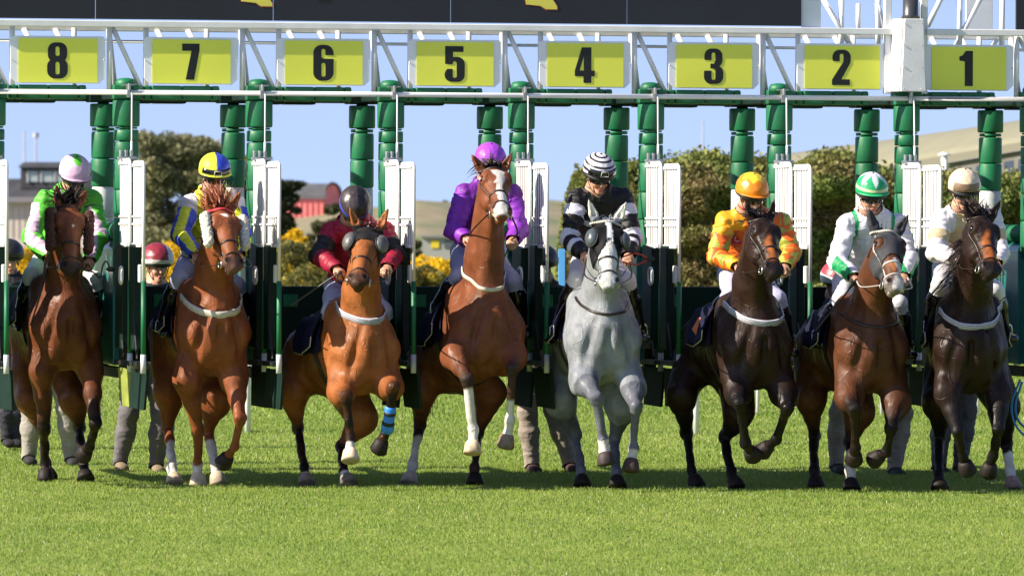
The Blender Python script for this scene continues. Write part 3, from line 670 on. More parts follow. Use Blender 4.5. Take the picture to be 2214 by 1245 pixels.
# big loose evergreen on the left, built of clumps
def bigtree():
    D = 190.; s = F_PX/D; rg = np.random.default_rng(12); root = empty('evergreen_tree', at_depth(400, 480, D)*[1,1,0], 'broad olive evergreen tree, behind stall number 7', 'tree'); B = []
    tops = lambda px: np.interp(px, [285,300,330,380,430,450,480,520,560,600], [420,295,288,292,300,285,300,330,350,420])
    for i in range(230):
        px = rg.uniform(292, 560); tp = tops(px); py = rg.uniform(tp+14, 560); p = at_depth(px, py, D+rg.uniform(-1.6,1.6)); r = rg.uniform(.22,.55); B.append((*p, r*1.1, r, r*.75))
    cloud('crown', B, 125000, .12, [(.08,.085,.04),(.18,.18,.09),(.26,.25,.125),(.38,.35,.20)], root, seed=4, clump=1.5, shell=(.2,1.1))
    m = MB(); b = at_depth(410, 480, D)*[1,1,0]; m.tube([b, b+[.1,0,1.2], b+[0,0,3.]], [.2,.16,.08], 10)
    for a in (-1,-.6,.5,1): m.tube([b+UP*.8, b+[a*.7,0,1.8], b+[a*1.3,0,3.1]], [.11,.08,.03], 8)
    m.build('trunk', m_bark, root, True)
bigtree()
def pine():
    D = 170.; rg = np.random.default_rng(22); root = empty('pine_tree', at_depth(605, 480, D)*[1,1,0], 'dark pine tree in front of the red barn', 'tree'); B = []
    for px, py, r in ((590,410,.30),(612,405,.26),(632,402,.22),(648,398,.16),(600,440,.32),(625,428,.2),(585,470,.3),(610,475,.22),(622,490,.18),(596,505,.28),(575,440,.3),(640,455,.10)):
        p = at_depth(px, py, D); B.append((*p, r*1.3, r, r*.7))
    cloud('crown', B, 13000, .14, [(.012,.017,.008),(.028,.036,.014),(.05,.055,.022)], root, seed=5, clump=2.4, asp=.25)
    m = MB(); b = at_depth(590, 480, D)*[1,1,0]; m.tube([b, b+[.1,0,1.5], b+[.1,0,2.6]], [.13,.1,.05], 8)
    for px, py in ((645,398),(640,455),(625,490)): m.tube([b+UP*1.2, at_depth(px-20, py+8, D), at_depth(px, py, D)], [.06,.04,.02], 6)
    m.build('trunk', m_bark, root, True)
pine()
YE = [(.30,.21,.02),(.65,.42,.012),(.80,.52,.012),(.90,.66,.03)]; YG = [(.06,.07,.02),(.12,.12,.035),(.20,.18,.05),(.62,.44,.02)]
for i, (px, top, w, pal, D, lab) in enumerate(((640,512,120,YG,140,'gorse bush speckled with yellow flowers, left of the jockey in crimson'), (632,500,70,YE,142,'yellow gorse bush in flower below the dark pine'), (720,560,120,YG,139,'gorse bush of green and yellow behind the jockey in crimson'),
        (925,540,110,YE,140,'bright yellow flowering gorse, left of the jockey in purple'), (900,572,90,YG,138,'greenish gorse lowest of the bushes, left of the purple jockey\'s knee'), (990,556,80,YE,141,'yellow gorse in flower behind the purple jockey\'s leg'),
        (45,535,90,YE,150,'yellow gorse bush at the far left of the photograph'), (395,508,120,YE,150,'orange yellow gorse bush between the maroon capped handler and the yellow and blue jockey'), (10,560,70,YE,148,'low yellow gorse touching the left border of the photograph'),
        (780,410,0,None,0,''),)):
    if pal is None: continue
    shrub('gorse_bush', px, top-8, .2, D, w*1.15, 13000, .075, pal, lab, 'gorse', 'gorse bushes in flower', seed=30+i, nb=16, trunk=False)
for i, (px, top, D, w, lab) in enumerate(((722,438,260,46,'small olive bush against the red barn end'), (690,470,255,60,'low olive scrub in front of the red barn'), (763,480,250,50,'rounded scrub bush to the left of the white gate of stall 5'), (962,432,430,22,'tiny dark tree on the dune crest, left of the jockey in purple'), (1165,438,430,60,'dark bush line on the dune crest, right of the jockey in purple'), (895,512,220,40,'dark wind-bent bush on the grass left of the purple jockey'), (985,470,380,40,'low scrub on the dune slope'), (1405,500,110,60,'shrub under the left end of the hedge'))):
    if 'dune slope' in lab or 'left end' in lab: continue
    shrub('bush', px, top, .1 if D < 400 else 2.6, D, w, 5000, .16 if D < 300 else .22, [(.03,.035,.014),(.07,.075,.03),(.13,.12,.05)], lab, 'bush', 'far scrub bushes', seed=60+i, nb=12, trunk=False)
# red barn
def barn():
    D = 420.; s = F_PX/D; X = lambda px: (px-1107)/s; Zf = lambda py: CAM_H+(480-py)/s; root = empty('red_barn', (X(690), D-50, 0), 'red board barn with a grey barrel roof', 'barn')
    xa, xe, xg = X(596), X(700), X(735); yb = D-50; m_red = mat('barn_red_hazed', (.90,.27,.25), .8, nscale=1.5, namt=.12)  # red paled towards pink, distance haze put into the colour
    ea = Zf(430); tp = Zf(400); cx = (xe+xg)/2; 
    m = MB(); m.quadbox([(xa-1.5,yb,0),(xa-1.5,yb+4,0),(xe,yb+4,0),(xe,yb,0),(xa-1.5,yb,ea),(xa-1.5,yb+4,ea),(xe,yb+4,ea),(xe,yb,ea)])
    w = m.build('wall', m_red, root)
    m = MB()
    for i in range(13): x = xa-1.3+(xe-xa+1.2)*i/12; m.quadbox([(x,yb-.05,.02),(x,yb-.003,.02),(x+.05,yb-.003,.02),(x+.05,yb-.05,.02),(x,yb-.05,ea-.05),(x,yb-.003,ea-.05),(x+.05,yb-.003,ea-.05),(x+.05,yb-.05,ea-.05)])
    m.build('board_batten', mat('barn_batten', (.74,.15,.14), .8), w)
    # gable end turned towards the right with the round top
    n = 14; pts = [(xe+.003,0),(xg,0)]+[(cx+(xg-cx)*math.cos(a), ea+(tp-ea)*math.sin(a)) for a in np.linspace(0,math.pi,n)]
    vs = [(x,yb+.3+(x-xe)*1.2,z) for x,z in pts]+[(x,yb+4+(x-xe)*1.2,z) for x,z in pts]; N = len(pts)
    mk('gable_wall', np.array(vs), [tuple(range(N)), tuple(reversed(range(N,2*N)))]+[(i,N+i,N+(i+1)%N,(i+1)%N) for i in range(N)], m_red, root)
    m_rf = mat('barn_roof', (.10,.10,.105), .7, nscale=1, namt=.2); V = []; 
    for x, dx in ((xa-1.7,0),(xe+.1,0)):
        for a in np.linspace(0, math.pi, n): V.append((x, yb+2-2.15*math.cos(a), ea-.05+(tp-ea+.12)*math.sin(a)))
    F = [(i, i+1, n+i+1, n+i) for i in range(n-1)]+[tuple(range(n-1,-1,-1)), tuple(range(n,2*n))]; mk('roof', np.array(V), F, m_rf, root, False)
    m = MB(); m.tube([(cx+(xg-cx+.06)*math.cos(a), yb+.22+(cx+(xg-cx)*math.cos(a)-xe)*1.2, ea+(tp-ea+.08)*math.sin(a)) for a in np.linspace(0,math.pi,n)], .09, 6); m.build('roof_edge', m_rf, root, True)
barn()
# slate building on the left
def house():
    D = 360.; s = F_PX/D; X = lambda px: (px-1107)/s; Zf = lambda py: CAM_H+(480-py)/s; root = empty('clubhouse', (X(110), D-50, 0), 'low building with dark slate roof and pale wall, behind the jockey in green', 'building'); yb = D-50
    def bx(name, a, b, t, bt, y0, y1, m, par=root, bev=0.):
        q = MB(); q.quadbox([(X(a),y0,Zf(bt)),(X(a),y1,Zf(bt)),(X(b),y1,Zf(bt)),(X(b),y0,Zf(bt)),(X(a),y0,Zf(t)),(X(a),y1,Zf(t)),(X(b),y1,Zf(t)),(X(b),y0,Zf(t))]); return q.build(name, m, par, bevel=bev)
    m_slate = mat('slate', (.050,.050,.058), .7, nscale=1.2, namt=.25); m_pale = mat('pale_wall', (.56,.50,.42), .8, nscale=1, namt=.08)
    w = bx('wall', -40, 250, 441, 538, yb, yb+6, m_pale)
    for i in range(22): bx('wall_joint', -38+i*13, -37.4+i*13, 443, 520, yb-.03, yb-.002, mat('joint', (.4,.36,.3), .8), w)
    bx('eaves', -44, 254, 430, 441, yb-.5, yb+6.3, mat('eaves_grey', (.22,.21,.23), .8))
    q = MB(); q.quadbox([(X(-40),yb-.3,Zf(430)+.01),(X(-40),yb+6,Zf(430)+.01),(X(250),yb+6,Zf(430)+.01),(X(250),yb-.3,Zf(430)+.01),(X(-30),yb+2,Zf(390)),(X(-30),yb+4,Zf(390)),(X(240),yb+4,Zf(390)),(X(240),yb+2,Zf(390))]); q.build('roof', m_slate, root)
    d = bx('dormer', 42, 200, 366, 412, yb+.6, yb+4, m_slate)
    q = MB(); q.quadbox([(X(36),yb+.3,Zf(366)+.01),(X(36),yb+4,Zf(366)+.01),(X(206),yb+4,Zf(366)+.01),(X(206),yb+.3,Zf(366)+.01),(X(48),yb+1,Zf(354)),(X(48),yb+4,Zf(354)),(X(194),yb+4,Zf(354)),(X(194),yb+1,Zf(354))]); q.build('dormer_roof', m_slate, d)
    m_pane = mat('window_pale', (.35,.42,.42), .2)
    for a, b in ((59,80),(88,112),(118,140),(146,170)): f = bx('window', a, b, 374, 397, yb+.54, yb+.59, m_pane); bx('frame', a-3, a-.8, 373, 398, yb+.48, yb+.56, m_white, f)
    for x, t in ((43,285),(68,290)):
        q = MB(); q.tube([(X(x),yb+3,Zf(392)),(X(x),yb+3,Zf(t))], .05, 6); q.build('antenna', mat('mast', (.45,.45,.48), .6), root)
    q = MB(); q.tube([(X(68),yb+3,Zf(300)),(X(68),yb+3,Zf(290))], .16, 8); q.build('antenna_head', mat('mast', (.45,.45,.48), .6), root)
house()
# running rails on the course behind
m_rail = mat('rail_plastic', (.72,.72,.72), .35)
def rail(D, posts, lab, w):
    x0 = at_depth(posts[0], 480, D); root = empty('running_rail', (x0[0], x0[1], 0), lab, 'rail', 'white running rails')
    for p in posts:
        b = at_depth(p, 480, D); q = MB(); q.tube([(b[0],b[1],0),(b[0],b[1],.55),(b[0]+.02,b[1],1.05)], [w,w,w*.8], 12, flat=.7); q.build('post', m_rail, root, True)
    a = at_depth(posts[0]-900, 480, D); c = at_depth(posts[-1]+500, 480, D); q = MB(); q.tube([(a[0],a[1],1.12),(c[0],c[1],1.12)], .035, 10); q.build('rail', m_rail, root, True)
rail(61.2, (537, 1507), 'nearer white running rail with thick posts, one beside stall 7', .042)
rail(67.5, (1640, 1908, 2011, 2116), 'farther white running rail, posts seen under the horses of stalls 2 and 1', .028)
b = at_depth(1215, 480, 58.); q = MB(); q.box(lambda u,v,z: b*[1,1,0]+np.array([u,v,z]), -.03,.03,-.03,.03, .95, 1.76); q.box(lambda u,v,z: b*[1,1,0]+np.array([u,v,z]), .07,.11,-.03,.03, .95, 1.6)
tag(q.build('marker_post', mat('sky_blue_paint', (.10,.36,.78), .4), loc=b*[1,1,0], bevel=.004), 'light blue post behind the jockey in black and white hoops', 'post')
for px, t, lab in ((1519, 262, 'thin pale mast on the skyline right of stall 4'), (790, 392, 'grey mast on the skyline beside the jockey in crimson')):
    b = at_depth(px, 480, 330.); zt = at_depth(px, t, 330.)[2]; q = MB(); q.tube([b*[1,1,0], [b[0],b[1],zt]], [.07,.035], 8); tag(q.build('mast', mat('mast', (.45,.45,.48), .6), loc=b*[1,1,0]), lab, 'mast')
# small field hut with a yellow board
b = at_depth(945, 540, 200.); rt = empty('field_hut', b*[1,1,0], 'low grey field hut with a yellow board, seen left of the purple jockey', 'hut')
fu = lambda u,v,z: np.array([b[0]+u, b[1]+v, z])
q = MB(); q.box(fu, -.45,.75, 0,1.,0, 2-(515-480)/70.); q.build('hut_wall', mat('hut_grey', (.33,.33,.32), .8), rt)
q = MB(); q.box(fu, -.5,.8,-.1,1.1, 2-(515-480)/70.+.003, 2-(510-480)/70.); q.build('hut_roof', mat('hut_roof', (.2,.2,.2), .8), rt)
q = MB(); q.box(fu, -.18,.06,-.03,-.005, 2-(537-480)/70., 2-(520-480)/70.); q.build('yellow_board', mat('board_yellow', (.7,.52,.03), .6), rt)
q = MB(); q.box(fu, .22,.48,-.03,-.005, 2-(537-480)/70., 2-(520-480)/70.); q.build('dark_board', mat('board_dark', (.08,.09,.11), .6), rt)
# ------------------------------------------------------------------ horses
m_coat = mat('horse_coat', rough=.46, nscale=9, namt=.22, bump=.22, bscale=45, vc=True, spec=.20)
def coat_extra(m):
    n = m.node_tree.nodes; l = m.node_tree.links; p = n['Principled BSDF']; t = n.new('ShaderNodeTexNoise'); t.inputs['Scale'].default_value = 7; t.inputs['Detail'].default_value = 6
    tcn = [q for q in n if q.type == 'TEX_COORD'][0]; l.new(tcn.outputs['Object'], t.inputs['Vector']); r = n.new('ShaderNodeMapRange'); r.inputs['From Min'].default_value = .35; r.inputs['From Max'].default_value = .65; r.inputs['To Min'].default_value = .34; r.inputs['To Max'].default_value = .62
    l.new(t.outputs['Fac'], r.inputs['Value']); l.new(r.outputs[0], p.inputs['Roughness'])
    # short hair lying down the body: fine bump stretched downwards, over larger slack-skin bumps
    mp_ = n.new('ShaderNodeMapping'); mp_.inputs['Scale'].default_value = (1,1,.22); l.new(tcn.outputs['Object'], mp_.inputs['Vector']); f = n.new('ShaderNodeTexNoise'); f.inputs['Scale'].default_value = 150; f.inputs['Detail'].default_value = 3; l.new(mp_.outputs[0], f.inputs['Vector'])
    g = n.new('ShaderNodeTexNoise'); g.inputs['Scale'].default_value = 19; g.inputs['Detail'].default_value = 4; g.inputs['Distortion'].default_value = .8; l.new(mp_.outputs[0], g.inputs['Vector'])
    b1 = n.new('ShaderNodeBump'); b1.inputs['Strength'].default_value = .55; b1.inputs['Distance'].default_value = .012; l.new(g.outputs['Fac'], b1.inputs['Height'])
    b2 = n.new('ShaderNodeBump'); b2.inputs['Strength'].default_value = .35; b2.inputs['Distance'].default_value = .004; l.new(f.outputs['Fac'], b2.inputs['Height']); l.new(b1.outputs[0], b2.inputs['Normal']); 
    v = n.new('ShaderNodeTexNoise'); v.inputs['Scale'].default_value = 5.5; v.inputs['Detail'].default_value = 1.5; v.inputs['Distortion'].default_value = .6; l.new(tcn.outputs['Object'], v.inputs['Vector'])
    a = n.new('ShaderNodeMath'); a.operation = 'SUBTRACT'; a.inputs[1].default_value = .5; l.new(v.outputs['Fac'], a.inputs[0]); c = n.new('ShaderNodeMath'); c.operation = 'ABSOLUTE'; l.new(a.outputs[0], c.inputs[0])
    d = n.new('ShaderNodeMapRange'); d.inputs['From Min'].default_value = 0; d.inputs['From Max'].default_value = .016; d.inputs['To Min'].default_value = 1; d.inputs['To Max'].default_value = 0; l.new(c.outputs[0], d.inputs['Value'])
    b3 = n.new('ShaderNodeBump'); b3.inputs['Strength'].default_value = .45; b3.inputs['Distance'].default_value = .006; l.new(d.outputs[0], b3.inputs['Height']); l.new(b2.outputs[0], b3.inputs['Normal']); l.new(b3.outputs[0], p.inputs['Normal'])
coat_extra(m_coat)
m_hair = mat('horse_hair', rough=.5, vc=True, spec=.4)
m_eye = mat('horse_eye', (.006,.004,.003), .06, spec=.9)
m_tack = mat('dark_leather', (.018,.011,.008), .4, nscale=30, namt=.2)
m_strapw = mat('pale_webbing', (.50,.47,.40), .7, nscale=25, namt=.12)
m_stripe = mat('grey_stripe', (.10,.10,.13), .7)
m_bit = mat('bit_steel', (.6,.6,.6), .2, metal=1.)
m_navy = mat('navy_cloth', (.009,.009,.034), .75, nscale=12, namt=.25, bump=.3, bscale=25, spec=.2)
m_wool = mat('sheepskin_white', (.62,.58,.50), .95, nscale=60, namt=.3, bump=1.0, bscale=90)
m_woolb = mat('sheepskin_brown', (.055,.020,.014), .95, nscale=60, namt=.5, bump=1.0, bscale=90)
m_hood = mat('hood_fabric', rough=.7, vc=True, nscale=15, namt=.12, spec=.2)
m_hoof = mat('hoof_horn', rough=.6, vc=True, nscale=30, namt=.3, spec=.25)
def FW(a): return np.array([math.sin(a), -math.cos(a), 0.])
def LT(a): return np.array([math.cos(a), math.sin(a), 0.])

class Frame:   # horse frame: rays meet planes of constant distance forward of the chest
    def __init__(s, px, D, yaw):
        s.F = FW(yaw); s.L = LT(yaw); s.B = at_depth(px, 480, D); s.B[2] = 0
    def P(s, px, py, f): return at_plane(px, py, s.B+s.F*f, s.F)
    def W(s, l, f, z): return s.B+s.L*l+s.F*f+UP*z

def build_horse(H):
    fr = Frame(H['cx'], H['D'], ANG+R(H.get('yaw',0))); F_, L_ = fr.F, fr.L; S = H.get('s', 1.0)
    PXM = 282.0*50/49.
    root = empty('racehorse', fr.W(0,-.6,0), H['label'], 'horse', 'racehorses leaving the stalls')
    b = Body(.0105)
    hw = H['hw']*.955; C0 = fr.P(H['cx'], H['cy'], -.15)                     # chest centre
    Rm = fr.P(H['rx'], H['ry'], -1.32)                                  # rump centre
    ax = nz(Rm-C0); up = nz(UP-ax*np.dot(UP, ax))
    chz = C0[2]
    # trunk
    b.ell(C0+up*.02, (hw*.86, .33, .30), L_, ax, .08)
    b.seg(C0+ax*.30+up*.03, C0+ax*.95+up*.0, (hw*.95,.34), (hw*.97,.31), L_, .10, ra=.2)
    b.seg(Rm-ax*.25+up*.02, Rm+ax*.03+up*.02, (hw*.95,.29), (hw*.88,.27), L_, .10, ra=.22)
    for s in (-1,1):
        sh = C0+L_*s*hw*.62
        b.seg(C0+L_*s*hw*.50+up*.26+ax*.22, sh+up*-.02-ax*.06, (.105,.14), (.115,.12), L_, .06)       # shoulder blade to point of shoulder
        b.ell(C0+L_*s*hw*.34-up*.10-ax*.13, (.105,.11,.20), L_, up, .05)                           # pectoral muscle
        b.ell(C0+L_*s*hw*.60-up*.04-ax*.15, (.07,.06,.10), L_, up, .07)                            # point of shoulder
        b.seg(C0+L_*s*hw*.52-up*.10+ax*.08, C0+L_*s*hw*.55-up*.25+ax*.08, .11, .095, L_, .06)
    b.seg(C0+up*.02-ax*.275, C0-up*.24-ax*.25, .012, .014, L_, .06, op=-1)
    for s in (-1,1):
        b.seg(C0+L_*s*hw*.34+up*.16-ax*.27, C0+L_*s*hw*.66-up*.20-ax*.20, .012, .014, L_, .05, op=-1)                          # groove between the pectorals
    b.seg(C0-up*.26+ax*.0, C0-up*.24+ax*.5, (.10,.09), (.13,.1), L_, .06)
    # head frame
    poll = fr.P(*H['poll']); HL = .60*S*H.get('hs',1.0)
    dpx = math.hypot(H['muz'][0]-H['poll'][0], H['muz'][1]-H['poll'][1])/PXM
    df = H.get('mf', math.sqrt(max(HL*HL-dpx*dpx, .02)))
    muz = fr.P(H['muz'][0], H['muz'][1], H['poll'][2]+df)
    z = nz(poll-muz); hl = np.linalg.norm(poll-muz); K = hl/.60
    tn = R(H.get('turn',0)); l0 = LT(ANG+R(H.get('yaw',0))+tn); x = nz(l0-z*np.dot(l0,z)); x = nz(x*math.cos(R(H.get('roll',0)))+np.cross(z,x)*0)
    y = np.cross(z, x); y = y if np.dot(y, F_) > 0 else -y
    WK = H.get('wk', 1.0)*1.34; YK = 1.15; RK = 1.24
    def h(a, bb, c): return poll+x*a*S*WK+y*bb*S*YK+z*c*K
    wp0 = C0+up*.24-ax*.10; wp1 = poll-y*.16*S-z*.26
    b.seg(wp0, wp1, (.032,.03), (.040,.04), L_, .05)                                               # windpipe
    for s in (-1,1): b.seg(wp0+L_*s*.075-ax*.02, wp1+L_*s*.062, .010, .010, L_, .035, op=-1)         # jugular grooves
    sc_ = lambda r: tuple(q*RK for q in r) if hasattr(r,'__len__') else r*RK
    def hb(p0, p1, r0, r1, k=.03, **kw): b.seg(h(*p0), h(*p1), sc_(r0), sc_(r1), x, k*.8, **kw)
    n0 = C0+up*.12+ax*.14; nm = poll-y*.13*S-z*.10
    mid = (n0+nm)/2 + ax*.03
    nw = H.get('nw', 1.0)*1.14
    b.seg(n0, mid, (.165*nw,.26), (.118*nw,.19), L_, .07); b.seg(mid, nm, (.118*nw,.19), (.092*nw,.125), L_, .05)
    b.seg(C0+up*.02-ax*.14, mid-ax*.13, (.11*nw,.09), (.055,.05), L_, .06)
    hb((0,-.06,-.065), (0,-.045,-.17), (.070,.080), (.090,.092), .04)
    for s in (-1,1):
        hb((s*.052,.012,-.13), (s*.058,.006,-.17), .040, .040, .02)
        hb((s*.040,-.105,-.20), (s*.034,-.095,-.31), (.042,.075), (.036,.055), .03)
        hb((s*.060,.0,-.24), (s*.030,.006,-.40), (.012,.02), (.010,.014), .025)
        b.ell(h(s*.040,.016,-.525), sc_((.026,.030,.040)), x, z, .02)
        b.ell(h(s*.083,.006,-.165), sc_((.014,.022,.018)), x, z, .012, op=-1)
        b.ell(h(s*.040,.052,-.525), sc_((.014,.018,.022)), x, z, .010, op=-1)
    hb((0,.0,-.14), (0,.012,-.46), (.068,.058), (.043,.045), .03)
    hb((0,-.10,-.30), (0,-.05,-.53), (.042,.04), (.032,.03), .03)
    b.ell(h(0,.004,-.52), sc_((.046,.046,.055)), x, z, .03)
    b.ell(h(0,.006,-.578), sc_((.040,.036,.026)), x, z, .02)
    b.ell(h(0,-.046,-.560), sc_((.030,.028,.026)), x, z, .015)
    b.seg(h(-.04,-.016,-.575), h(.04,-.016,-.575), .006, .006, z, .008, op=-1)
    # ears
    for i, s in enumerate((-1,1)):
        base = h(s*.050,-.050,-.005)
        e = H.get('ears', (None,None))[i]
        tip = fr.P(e[0], e[1], H['poll'][2]-.03) if e else h(s*.085,-.06,.15)
        ed = tip-base; el = np.linalg.norm(ed); ed = ed/el*min(max(el,.165),.20); tip = base+ed
        m1 = base+ed*.42
        b.seg(base, m1, (.034,.030), (.036,.026), x, .02); b.seg(m1, base+ed*.78, (.036,.026), (.021,.016), x, .01); b.seg(base+ed*.78, tip, (.021,.016), (.007,.007), x, .01)
        b.seg(m1+y*.026-ed*.10, base+ed*.80+y*.016, (.019,.014), (.006,.006), x, .008, op=-1)
    # legs
    legs = {}
    def chain(key, hind):
        pts = H[key]; out = []; lens = (.44,.31,.15) if not hind else (.38,.42,.17)
        fprev = None
        for i, q in enumerate(pts):
            f = q[2]
            if f is None:
                pr = pts[i-1]; d = math.hypot(q[0]-pr[0], q[1]-pr[1])/PXM; f = fprev-math.sqrt(max(lens[i-1]**2-d*d, 0))
            fprev = f; out.append(fr.P(q[0], q[1], f))
        legs[key] = out; return out
    for key in ('FL','FR'):
        e, kn, ft, hf = chain(key, False); s = -1 if key == 'FL' else 1
        top = C0+L_*s*hw*.50-up*.08+ax*.03
        b.seg(top, e, .125, .105, L_, .06)
        b.seg(e, e+(kn-e)*.45, (.090,.100), (.066,.072), L_, .05); b.seg(e+(kn-e)*.45, kn, (.066,.072), (.043,.045), L_, .03)
        b.ell(kn+nz(kn-ft)*.012+F_*.006, (.050,.044,.040), L_, nz(kn-ft), .012); b.ell(kn-nz(kn-ft)*.030+F_*.004, (.046,.040,.026), L_, nz(kn-ft), .012)
        for s2 in (-1,1): b.seg(kn-nz(kn-ft)*.06+L_*s2*.036-F_*.006, ft+nz(kn-ft)*.05+L_*s2*.031-F_*.006, .006, .006, L_, .012, op=-1)
        b.seg(kn, ft, .037, .030, L_, .02); b.seg(kn-F_*.012, ft-F_*.012, .022, .022, L_, .015)
        b.ell(ft, (.039,.042,.045), L_, nz(kn-ft), .02)
        dd = nz(hf-ft); b.seg(ft, hf-dd*.035, .031, .040, L_, .02)
    for key in ('HL','HR'):
        st, hk, ft, hf = chain(key, True); s = -1 if key == 'HL' else 1
        hip = Rm+L_*s*hw*.48-up*.02
        b.seg(hip, st, (.165,.22), (.115,.15), L_, .08)
        b.seg(st, st+(hk-st)*.55, (.105,.13), (.062,.075), L_, .05); b.seg(st+(hk-st)*.55, hk, (.062,.075), (.042,.052), L_, .03)
        b.ell(hk-F_*.012, (.044,.056,.062), L_, nz(hk-ft), .025)
        b.seg(hk, ft, .037, .031, L_, .02); b.seg(hk-F_*.015, ft-F_*.012, .024, .022, L_, .015)
        b.ell(ft, (.038,.042,.045), L_, nz(hk-ft), .02)
        dd = nz(hf-ft); b.seg(ft, hf-dd*.035, .031, .040, L_, .02)
    V, Fc = b.mesh(); V = smooth_v(V, Fc, 1, .4); N = normals(V, Fc)
    far_h = np.clip((np.linalg.norm(V-(poll-z*.25*K), axis=1)-.33)*6, 0, 1)
    V = V+N*((vnoise(V*np.array([13,13,7.]), 21)-.5)*.020*far_h+(vnoise(V*26, 22)-.5)*.004*far_h)[:,None]; N = normals(V, Fc)
    # coat colours
    base = H['coat']; n1 = vnoise(V*6, 3); n2 = vnoise(V*22, 5)
    col = np.tile(base, (len(V),1))*(.84+.32*n1)[:,None]
    hh = np.stack([(V-poll)@x/(S*WK), (V-poll)@y/(S*YK), (V-poll)@z/K], 1)
    ishead = (hh[:,2] < .2) & (hh[:,2] > -.66) & (np.abs(hh[:,0]) < .16) & (hh[:,1] > -.20) & (hh[:,1] < .16)
    def lerp(c, w): 
        nonlocal col; w = np.clip(w,0,1)[:,None]; col = col*(1-w)+np.asarray(c)*w
    pts_c = H.get('points', np.array([.006,.004,.004]))
    if H.get('dapple') is not None:
        dp = vnoise(V*16, 9); lerp(H['dapple'], np.clip((dp-.42)*3, 0, 1)*.5*(V[:,2] < chz+.1))
    for key in ('FL','FR','HL','HR'):
        q = legs[key]; hind = key[0] == 'H'
        d01, t01 = segd(V, q[0], q[1]); d12, t12 = segd(V, q[1], q[2]); d23, t23 = segd(V, q[2], q[3])
        dm = np.minimum(np.minimum(d01, d12), d23)
        near = dm < (.13 if True else 0)
        par = np.where(d01 <= np.minimum(d12,d23), t01, np.where(d12 <= d23, 1+t12, 2+t23))
        a0 = H.get('pt0', .55)
        w = np.clip((par-a0)/(.55), 0, 1)*near*H.get('ptw', .93)
        w *= np.where(par < 1, dm < .10, True)
        lerp(pts_c, w*(.85+.3*n2))
        sk = H.get('socks', {}).get(key)
        if sk is not None: lerp((.62,.58,.53) if not H.get('sockc') is not None else H['sockc'], np.clip((par-sk+.10*(n2-.5))*14, 0, 1)*(dm < .08)*.95)
    if H.get('lightunder') is not None: lerp(H['lightunder'], np.clip((n1-.45)*2,0,1)*.3)
    # head markings
    mz = H.get('muzzlec', np.array([.018,.013,.012]))
    w = np.clip((-hh[:,2]-.46+.03*n2)*12, 0, 1)*ishead*H.get('muzw', .85); lerp(mz, w)
    # darker brow line / eye surround
    for s in (-1,1):
        de = np.linalg.norm(hh-np.array([s*.083,.008,-.165]), axis=1); lerp(pts_c*1.5, np.clip((.030-de)*60,0,1)*ishead*.8)
        dn = np.sqrt(((hh[:,0]-s*.040)/.015)**2+((hh[:,1]-.046)/.032)**2+((hh[:,2]+.525)/.024)**2); lerp((.006,.004,.004), np.clip((1.15-dn)*5,0,1)*ishead*.95)
    for bl in H.get('blaze', []):   # (z_top, z_bot, x_centre, halfwidth_top, halfwidth_bottom)
        zt, zb, xc, w0, w1 = bl[:5]; t = np.clip((zt-hh[:,2])/(zt-zb), 0, 1); hwid = (w0+(w1-w0)*t)*(1+.5*(vnoise(V*30,4)-.5))
        sf = 140 if len(bl) < 6 or bl[5][0] > .5 else 42; inside = np.clip((hwid-np.abs(hh[:,0]-xc-.012*np.sin(hh[:,2]*25)))*sf, 0, 1)*np.clip((zt-hh[:,2])*sf*.6,0,1)*np.clip((hh[:,2]-zb)*sf*.6,0,1)*(hh[:,1] > -.03)
        lerp((.66,.62,.58) if len(bl) < 6 else bl[5], inside*ishead*.95)
    # ear edges dark
    eartip = (hh[:,2] > .03) & ishead & (np.abs(hh[:,0]) > .03)
    lerp(H.get('earc', pts_c*2), eartip*np.clip((hh[:,2]-.03)*(40 if 'earc' in H else 8),0,1)*(.95 if 'earc' in H else .6))
    body = mk('body', V, Fc, m_coat, root, True, col)
    bv = bvh_of(V, Fc)
    # hooves
    for key in ('FL','FR','HL','HR'):
        q = legs[key]; dd = nz(q[3]-q[2]); hc = H.get('hoofs', {}).get(key, (.014,.010,.009)); hf = q[3]
        m = MB(); pts = [hf-dd*.050, hf-dd*.036, hf+dd*.040, hf+dd*.046]; tocam = nz(F_-dd*np.dot(F_,dd))
        pts = [p+tocam*o for p, o in zip(pts, (0,.002,.014,.013))]
        m.tube(pts, [.043,.053,.070,.062], 18, up=UP if abs(dd[2]) < .9 else F_)
        hv = np.array(m.v); hcol = np.tile(np.array(hc), (len(hv),1)); hcol[:36] *= 1.5; hcol[-18:] = np.array(hc)*.6
        mk('hoof', hv, m.f, m_hoof, root, True, hcol)
    # eyes
    for s in (-1,1):
        if H.get('hidden_eyes'): continue
        c = h(s*.077,.010,-.165); m = MB(); r = .023
        m.tube([c-z*r*math.cos(t) for t in np.linspace(0.05,math.pi-.05,9)], [r*math.sin(t) for t in np.linspace(0.05,math.pi-.05,9)], 14); m.build('eye', m_eye, root, True)
    # bridle
    tk = H.get('tackm', m_tack); th = .005
    br = MB(); hd = lambda zz, yy=-.05: h(0, yy, zz)
    def loop(zz, yy, w, tilt=0., a0=0, a1=360, m=br, off=.002, th=th):
        nrm = nz(z+y*tilt); P, Nn = wrap(bv, hd(zz,yy), nrm, x, a0, a1, 48, off)
        if len(P) > 3: m.ribbon(P, nrm, w, th, Nn)
        return P
    loop(-.36,-.03,.018,-.1)                                      # noseband
    loop(-.50,-.02,.014,-.35)                                      # flash strap
    if H.get('brow') is None and not H.get('beads'): loop(-.015,-.055,.016,.15, 0, -180)    # browband
    loop(-.02,-.10,.016,.9, 20, 160)                              # headpiece and throat lash
